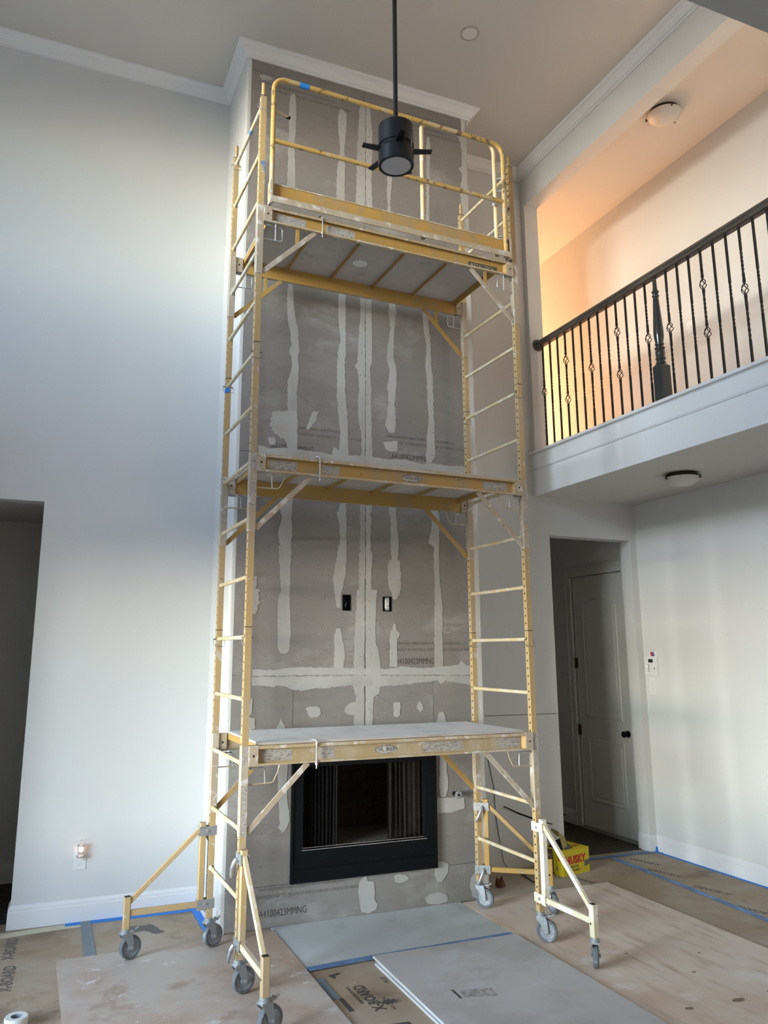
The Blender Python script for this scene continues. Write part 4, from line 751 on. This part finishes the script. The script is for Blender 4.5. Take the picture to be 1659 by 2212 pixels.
sheet('hearth_board', [(.432, .905), (1.800, .905), (1.798, .215), (.436, .190)], FZ, FZ+.007, (M_HEAR, M_HEAR), 'grey board laid flat on the floor against the chimney foot', 'board')
sheet('drywall_sheet', [(.815, .122), (1.787, .122), (1.787, -2.2), (.795, -2.2)], FZ, FZ+.0125, (M_DRY, M_DRYE), 'lower of two drywall sheets stacked on the floor', 'drywall', 0)
sheet('drywall_sheet', [(.830, .188), (1.784, .178), (1.784, -2.15), (.797, -2.15)], FZ+.0127, FZ+.0255, (M_DRY, M_DRYE), 'top drywall sheet with a printed stamp lying on the floor', 'drywall', 0)
b = MB(); q = jag([(1.06, -.40), (1.23, -.44), (1.21, -.53), (1.045, -.485)], .003, .02, 3); b.prism(q, mk('stamp_grey', (.26, .25, .235), .8, layers=(((.40, .39, .38), 30, .45, .55, U, 3),)), lambda a, c, t: (a, c, t), FZ+.0256, FZ+.0259)
b.prism([(1.022, -.385), (1.036, -.382), (1.030, -.49), (1.016, -.488)], M_INK, lambda a, c, t: (a, c, t), FZ+.0256, FZ+.0259); o = b.obj('printed_stamp', [o_ for o_ in bpy.data.objects if o_.name == 'drywall_sheet.001'][0])
ply = bpy.data.objects['plywood_sheet']; kn = mk('knot_dark', (.27, .20, .15), .8, layers=(((.14, .10, .075), 60, .5, .6, U, 2),))
for (kx, ky, kr, ks) in ((2.38, -.65, .012, 1.5), (2.32, -1.0, .028, 1.8), (2.02, -.98, .020, 1.6), (2.55, -.98, .010, 1.3), (2.22, -.30, .010, 1.4), (2.62, -.45, .011, 1.3)):
    kr *= .75; b = MB(); q = jag([(kx+kr*ks*math.cos(t), ky+kr*math.sin(t)) for t in [2*PI*k/12 for k in range(12)]], .002, .008, int(kx*100)); b.prism(q, kn, lambda a, c, t: (a, c, t), .0001, .0006); b.obj('knot', ply)
def tape(name, pts, w, mat, label, z=FZ+.0005, group=None, amp=.0015, wall=None):
    b = MB(); L = []; Rr = []; r = random.Random(len(label))
    P_ = [Vector(p) for p in pts]
    for i, p in enumerate(P_):
        d = (P_[min(i+1, len(P_)-1)]-P_[max(i-1, 0)]).normalized(); n_ = Vector((-d.y, d.x)); L.append(p+n_*w/2); Rr.append(p-n_*w/2)
    q = [(v.x, v.y) for v in L]+[(v.x, v.y) for v in reversed(Rr)]
    b.prism(jag(q, amp, .07, 1), mat, lambda a, c, t: (a, c, t), z, z+.0012); return tag(b.obj(name), label, 'tape')
tape('tape_strip', [(.440, .188), (.85, .212), (1.795, .232)], .060, M_BLUED, 'dusty blue tape strip in front of the hearth board', FZ+.0072)
tape('tape_strip', [(-.78, YB-.046), (.075, YB-.046)], .062, M_BLUE, 'bright blue tape along the left baseboard')
tape('tape_strip', [(XA-.040, YB-.06), (XA-.040, .87)], .058, M_BLUE, 'short blue tape beside the left chimney cheek', FZ+.0019)
tape('tape_strip', [(-1.16, 1.40), (-.90, 1.425), (-.66, 1.435)], .085, M_MASK, 'pale masking tape at the left doorway corner', FZ+.0003)
tape('tape_strip', [(-.655, YB-.02), (-.66, .80)], .062, M_DUCT, 'grey duct tape running from baseboard to plywood', FZ+.0021)
tape('tape_strip', [(.455, .06), (.452, -.21)], .06, M_DUCT, 'short grey duct tape piece beside the brown floor paper', FZ+.0016)
tape('tape_strip', [(3.25, YB-.005), (XR-.02, YB-.005)], .05, M_BLUED, 'dusty blue tape across the hallway threshold', FZ+.0045)
tape('tape_strip', [(XR-.034, YB-.02), (XR-.034, -.8)], .035, M_BLUE, 'bright blue tape along the right baseboard')
tape('tape_strip', [(3.60, YB-.03), (3.55, .6), (3.49, -.2), (3.43, -1.0)], .055, M_BLUED, 'long dusty blue tape seam on the brown floor paper', FZ+.0019)
b = MB(); b.prism([(4.03, YB-.02), (4.113, YB-.02), (4.113, YB-.085), (4.08, YB-.05)], M_BLUE, lambda a, c, t: (a, c, t), FZ+.0022, FZ+.0034); b.prism([(4.085, FZ+.004), (4.112, FZ+.004), (4.112, .03), (4.098, .035)], M_BLUE, lambda a, c, t: (a, t, c), YB-.020, YB-.0175)
tag(b.obj('tape_scrap'), 'crumpled blue tape piece in the corner by the hallway', 'tape')
# printing on the brown floor paper
flr = bpy.data.objects['floor']
def fl_text(s, x, y, size, dx, dy, mat=M_INK, sx=1.0):
    o = text('floor_print', s, size, mat, frame_m((x, y, FZ+.0006), (dx, dy, 0), (-dy, dx, 0)), flr, sx, .0002, bold=.03); return o
fl_text('X-BOARD', .655, -.40, .085, -.02, 1, M_INK, .82)
fl_text('SURFACE PROTECTION', .575, -.30, .022, -.02, 1, M_INK, .9); fl_text('PAINT + REMODEL', .70, -.42, .020, -.02, 1, M_INKG, .9)
fl_text('PLUS', .80, -.12, .04, -.02, 1, M_INKG, .9)
b = MB(); star = []
for k in range(22):
    a = 2*PI*k/22; rr = .045 if k % 2 else .022; star.append((.700+rr*1.5*math.cos(a), -.33+rr*.8*math.sin(a)))
b.prism(star, M_INK, lambda a, c, t: (a, c, t), FZ+.0004, FZ+.0009); b.prism([(.475, -.36), (.50, -.36), (.498, -.20), (.473, -.20)], M_INK, lambda a, c, t: (a, c, t), FZ+.0004, FZ+.0009)
b.prism([(.52, .085), (.58, .10), (.60, .085), (.56, .07), (.545, .03), (.53, .05)], M_INK, lambda a, c, t: (a, c, t), FZ+.0004, FZ+.0009)
b.prism([(.60, -.55), (.70, -.56), (.70, -.60), (.62, -.62)], M_INK, lambda a, c, t: (a, c, t), FZ+.0004, FZ+.0009)
b.prism(jag([(-.42, 1.27), (-.27, 1.28), (-.20, 1.10), (-.26, 1.08), (-.32, 1.17), (-.38, 1.16)], .008, .03, 2), M_INKG, lambda a, c, t: (a, c, t), FZ+.0004, FZ+.0009)
b.obj('floor_print_mark', flr)
for i, (x, y, w) in enumerate(((3.83, 1.30, 'X-BOARD'), (3.74, .98, 'X-BOARD'), (3.73, .50, 'X-BOARD'), (3.64, .03, 'X-BOARD'), (3.02, 1.04, 'X-BOARD'))):
    fl_text(w, x, y-.16, .07, -.30, 1, M_INKG, .9)
fl_text('X-BOARD', -1.07, .98, .09, .05, 1, M_INKG, .9); fl_text('X-BOARD', -1.07, .52, .09, .05, 1, M_INKG, .9)

# ------------------------------------------------------------------ small things
e = tag(empty('tape_roll', (-1.035, .075, FZ)), 'white roll of tape standing on the brown paper at the left corner', 'tape roll')
b = MB(); b.lathe([(.026, 0), (.050, 0), (.052, .003), (.052, .047), (.050, .050), (.026, .050), (.026, 0)], (0, 0, 0), mk('tape_roll_paper', (.62, .64, .62), .6), 36); b.obj('roll', e)
b = MB(); b.lathe([(.0235, .001), (.026, .001), (.026, .049), (.0235, .049), (.0235, .001)], (0, 0, 0), M_DUCT, 30); b.obj('core', e)

# bag box
BA, BB, BC = Vector((2.846, 1.30)), Vector((2.862, 1.150)), Vector((3.165, 1.222))
bx = tag(empty('cardboard_box', (BB.x, BB.y, FZ)), 'yellow box of trash bags on the floor beside the hallway opening', 'box')
d1 = (BC-BB); L1_ = d1.length; d1.normalize(); d2 = Vector((-d1.y, d1.x)); Wd = .24; Hh = .185
fx = lambda u, v, z: (d1.x*u+d2.x*v, d1.y*u+d2.y*v, z)
b = MB(); t = .004
def q4(b, pts, mat): b.add([fx(*p) for p in pts], [(0, 1, 2, 3)], mat)
vs = [fx(u, v, z) for u in (0, L1_) for v in (0, Wd) for z in (0, Hh)]
b.add(vs, [(0, 1, 3, 2), (4, 6, 7, 5), (0, 4, 5, 1), (2, 3, 7, 6), (0, 2, 6, 4)], M_YBOX)
hx0, hx1, hy0, hy1 = .03, .17, .04, .20
q4(b, [(0, 0, Hh), (L1_, 0, Hh), (L1_, hy0, Hh), (0, hy0, Hh)], M_YBOX); q4(b, [(0, hy1, Hh), (L1_, hy1, Hh), (L1_, Wd, Hh), (0, Wd, Hh)], M_YBOX)
q4(b, [(0, hy0, Hh), (hx0, hy0, Hh), (hx0, hy1, Hh), (0, hy1, Hh)], M_YBOX); q4(b, [(hx1, hy0, Hh), (L1_, hy0, Hh), (L1_, hy1, Hh), (hx1, hy1, Hh)], M_YBOX)
b.obj('carton', bx)
b = MB(); b.prism([(.095, .0), (.238, .0), (.238, Hh-.002), (.105, Hh-.002)], M_BROWN, lambda a, c, t: fx(-t, a, c), .0002, .0010); b.obj('printed_photo', bx)
F3 = lambda u, v, z: Vector(fx(u, v, z))
text('box_lettering', 'HUSKY', .080, M_RED, frame_m(F3(.022, -.0012, .085), fx(1, 0, 0), (0, 0, 1)), bx, .96, bold=.035)
text('box_lettering', 'CONTRACTOR', .024, M_INK, frame_m(F3(.03, -.0012, .052), fx(1, 0, 0), (0, 0, 1)), bx, .9); text('box_lettering', 'CLEAN-UP BAGS', .024, M_INK, frame_m(F3(.03, -.0012, .026), fx(1, 0, 0), (0, 0, 1)), bx, .9)
text('box_lettering', 'HUSKY', .055, M_RED, frame_m(F3(.19, .06, Hh+.0006), fx(1, 0, 0), fx(0, 1, 0)), bx, .6)
text('box_lettering', 'E', .075, M_RED, frame_m(F3(-.0012, .055, .11), fx(0, -1, 0), (0, 0, 1)), bx, .8); text('box_lettering', '6', .06, M_INK, frame_m(F3(-.0012, .075, .035), fx(0, -1, 0), (0, 0, 1)), bx, .8)
b = MB(); b.prism([(.25, .085), (.31, .095), (.31, .055), (.25, .045)], M_INKG, lambda a, c, t: fx(a, -t, c), .0004, .0009); b.obj('small_print', bx)
b = MB(); r = random.Random(3); NB, NL = 14, 6; vs = []
for i in range(NL):
    t = i/(NL-1)
    for k in range(NB):
        a = 2*PI*k/NB; rr = (.062*(1-t**2)+.006)*(1+r.uniform(-.28, .28)); vs.append(fx(.10+rr*math.cos(a)+.02*t, .12+rr*1.2*math.sin(a), Hh-.02+.085*t+r.uniform(-.006, .006)))
b.add(vs, [(i*NB+k, i*NB+(k+1) % NB, (i+1)*NB+(k+1) % NB, (i+1)*NB+k) for i in range(NL-1) for k in range(NB)]+[tuple(range((NL-1)*NB, NL*NB))], M_BAG, True); b.obj('black_bag', bx)
b = MB(); b.add([fx(.06, .05, Hh), fx(.12, .05, Hh), fx(.085, .045, Hh+.09), fx(.02, .06, Hh+.14), fx(-.01, .10, Hh+.16), fx(.03, .14, Hh+.13), fx(.09, .13, Hh+.08)], [(0, 1, 2), (0, 2, 3), (3, 2, 6, 5), (3, 5, 4)], mk('torn_card', (.34, .29, .10), .7)); b.obj('torn_flap', bx)

# night light and outlet plate
e = tag(empty('wall_outlet', (-.715, YB, .378)), 'white outlet plate low on the left wall', 'outlet')
b = MB(); b.prism([(-.040, -.072), (.040, -.072), (.040, .072), (-.040, .072)], M_WHITE, lambda a, c, t: (a, -t, c), 0, .005)
b.lathe([(.003, 0), (.002, .0012), (0, .0014)], (0, -.005, -.045), M_GALV, 8, (0, -1, 0)); b.obj('cover_plate', e)
e = tag(empty('night_light', (-.712, YB-.006, .43)), 'small glowing night light with clear shade plugged into the left wall outlet', 'night light')
b = MB(); b.box(-.020, .020, -.028, 0, -.055, -.015, M_WHITE); b.lathe([(.016, 0), (.018, .004), (.011, .012)], (0, -.030, -.020), M_GALV, 14); b.obj('plug_base', e)
b = MB(); b.lathe([(.008, -.010), (.0125, .0), (.0125, .022), (.006, .030), (0, .031)], (0, -.032, 0), M_GLOW, 16); b.obj('bulb', e)
M_CLEAR = glass('clear_shade')
b = MB(); b.lathe([(.0245, -.040), (.0255, -.02), (.0255, .030), (.020, .044), (.010, .050)], (0, -.034, 0), M_CLEAR, 24); b.obj('clear_shade', e)
b = MB(); b.lathe([(.0252, .028), (.0262, .030), (.0262, .034), (.0252, .036)], (0, -.034, 0), M_GALV, 24); b.lathe([(.0252, -.042), (.0265, -.040), (.0265, -.034), (.0252, -.032)], (0, -.034, 0), M_GALV, 24); b.tube([(-.01, -.034, .052), (-.006, -.034, .064), (.006, -.034, .064), (.01, -.034, .052)], .002, M_GALV, 6)
for k in range(4):
    a = PI/4+k*PI/2; b.tube([(.0258*math.cos(a), -.034+.0258*math.sin(a), -.038), (.0258*math.cos(a), -.034+.0258*math.sin(a), .032)], .0014, M_GALV, 5)
b.obj('cage', e)
point('night_bulb_light', (-.712, YB-.075, .43), 0.05, (1.0, .55, .28), .012)

# alarm keypad and switch plate on the right wall
e = tag(empty('alarm_keypad', (XR, 1.412, 1.59)), 'white alarm keypad with small dark screen on the right wall', 'keypad')
kb = lambda b, n: b.obj(n, e)
def rx(b, y0, y1, z0, z1, t0, t1, mat): b.box(-t1, -t0, y0, y1, z0, z1, mat); return b
b = MB(); rx(b, -.088, .072, -.078, .078, 0, .022, M_WHITE); rx(b, -.086, .070, -.076, .076, .022, .025, M_WHITE); kb(b, 'housing')
b = MB(); rx(b, -.038, .018, .028, .058, .0252, .0262, M_SCREEN); kb(b, 'screen')
b = MB()
for i in range(3):
    for j in range(3): rx(b, -.060+i*.018, -.048+i*.018, -.050+j*.020, -.038+j*.020, .0252, .0268, M_INKG if (i, j) == (0, 1) else M_WHITE)
for j in range(4): rx(b, .012, .024, -.055+j*.018, -.046+j*.018, .0252, .0264, M_INKG)
kb(b, 'keys')
b = MB(); rx(b, .038, .044, -.012, -.006, .0252, .0268, mk('led_white', (1, 1, 1), .4, emit=((1, 1, 1), 2.0))); kb(b, 'status_lamp')
b = MB(); rx(b, -.060, .035, .0785, .128, 0, .002, M_WHITE); kb(b, 'card')
b = MB(); b.prism([(.012, .122), (-.012, .122), (-.022, .084), (.004, .084)], M_RED, lambda a, c, t: (-t, a, c), .0022, .0028); kb(b, 'red_stripe')
b = MB(); b.prism([(-.013, .122), (-.032, .122), (-.044, .084), (-.023, .084)], M_LBLUE, lambda a, c, t: (-t, a, c), .0022, .0028); kb(b, 'blue_stripe')
e = tag(empty('switch_plate', (XR, 1.425, 1.41)), 'white light switch plate below the keypad on the right wall', 'switch')
b = MB(); rx(b, -.036, .036, -.075, .075, 0, .005, M_WHITE); b.obj('cover_plate', e)
for z in (-.03, .03):
    b = MB(); b.box(-.012, -.005, -.006, .006, z-.010, z+.010, M_WHITE); b.box(-.0056, -.005, -.004, .004, z-.024, z-.020, M_INKG); b.obj('toggle', e)
e = tag(empty('upper_hall_switch', (XR, .62, 4.57)), 'faint white switch plate on the upper hall wall behind the balusters', 'switch')
b = MB(); rx(b, -.036, .036, -.06, .06, 0, .005, M_WHITE); b.box(-.012, -.005, -.006, .006, -.01, .01, M_WHITE); b.obj('cover_plate', e)
# cords by the wall right of the chimney
def cord(name, pts, r_, mat, label): b = MB(); b.tube(pts, r_, mat, 6); return tag(b.obj(name), label, 'cord')
cord('thin_cord', [(2.40, YB-.006, .95), (2.435, YB-.006, .78), (2.470, YB-.006, .62), (2.475, YB-.008, .42), (2.50, YB-.01, .25), (2.53, YB-.02, .05), (2.56, YB-.06, FZ+.003), (2.62, 1.30, FZ+.003)], .0028, M_INK, 'thin black cord hanging down the wall right of the chimney')
cord('thin_cord', [(2.30, YB-.005, .55), (2.34, YB-.005, .35), (2.37, YB-.006, .15), (2.42, YB-.03, FZ+.002)], .0014, M_CHAL, 'fine grey thread hanging on the wall just beside the chimney')
cord('black_cable', [(2.56, YB-.004, .47), (2.66, YB-.05, .42), (2.82, YB-.10, .36), (2.93, YB-.14, .33)], [.004, .007, .007, .004], M_BLK, 'black cable end poking out of the wall behind the scaffold')
cord('floor_cable', [(2.60, 1.36, FZ+.004), (2.58, 1.25, FZ+.004), (2.56, 1.13, FZ+.004), (2.60, 1.02, FZ+.004)], .004, M_BLK, 'black cable on the floor paper behind the right casters')
b = MB(); b.box(XB+.004, 3.13, YB-.0012, YB-.0002, 1.186, 1.192, M_CHAL); o = b.obj('wall_seam', bpy.data.objects['wall_back'])
e = []
b = MB(); r = random.Random(11); vs = []
for k in range(12): a = 2*PI*k/12; vs.append((.045*math.cos(a)*(1+r.uniform(-.3, .3)), .035*math.sin(a)*(1+r.uniform(-.3, .3)), 0))
for k in range(12): a = 2*PI*k/12; vs.append((.028*math.cos(a)*(1+r.uniform(-.3, .3)), .022*math.sin(a)*(1+r.uniform(-.3, .3)), .05+r.uniform(-.02, .03)))
b.add(vs, [(k, (k+1) % 12, 12+(k+1) % 12, 12+k) for k in range(12)]+[tuple(range(12, 24)), tuple(range(11, -1, -1))], M_CLOTH); tag(b.obj('crumpled_paper', None, (2.27, 1.13, FZ)), 'crumpled russet paper behind the rear right caster', 'paper')
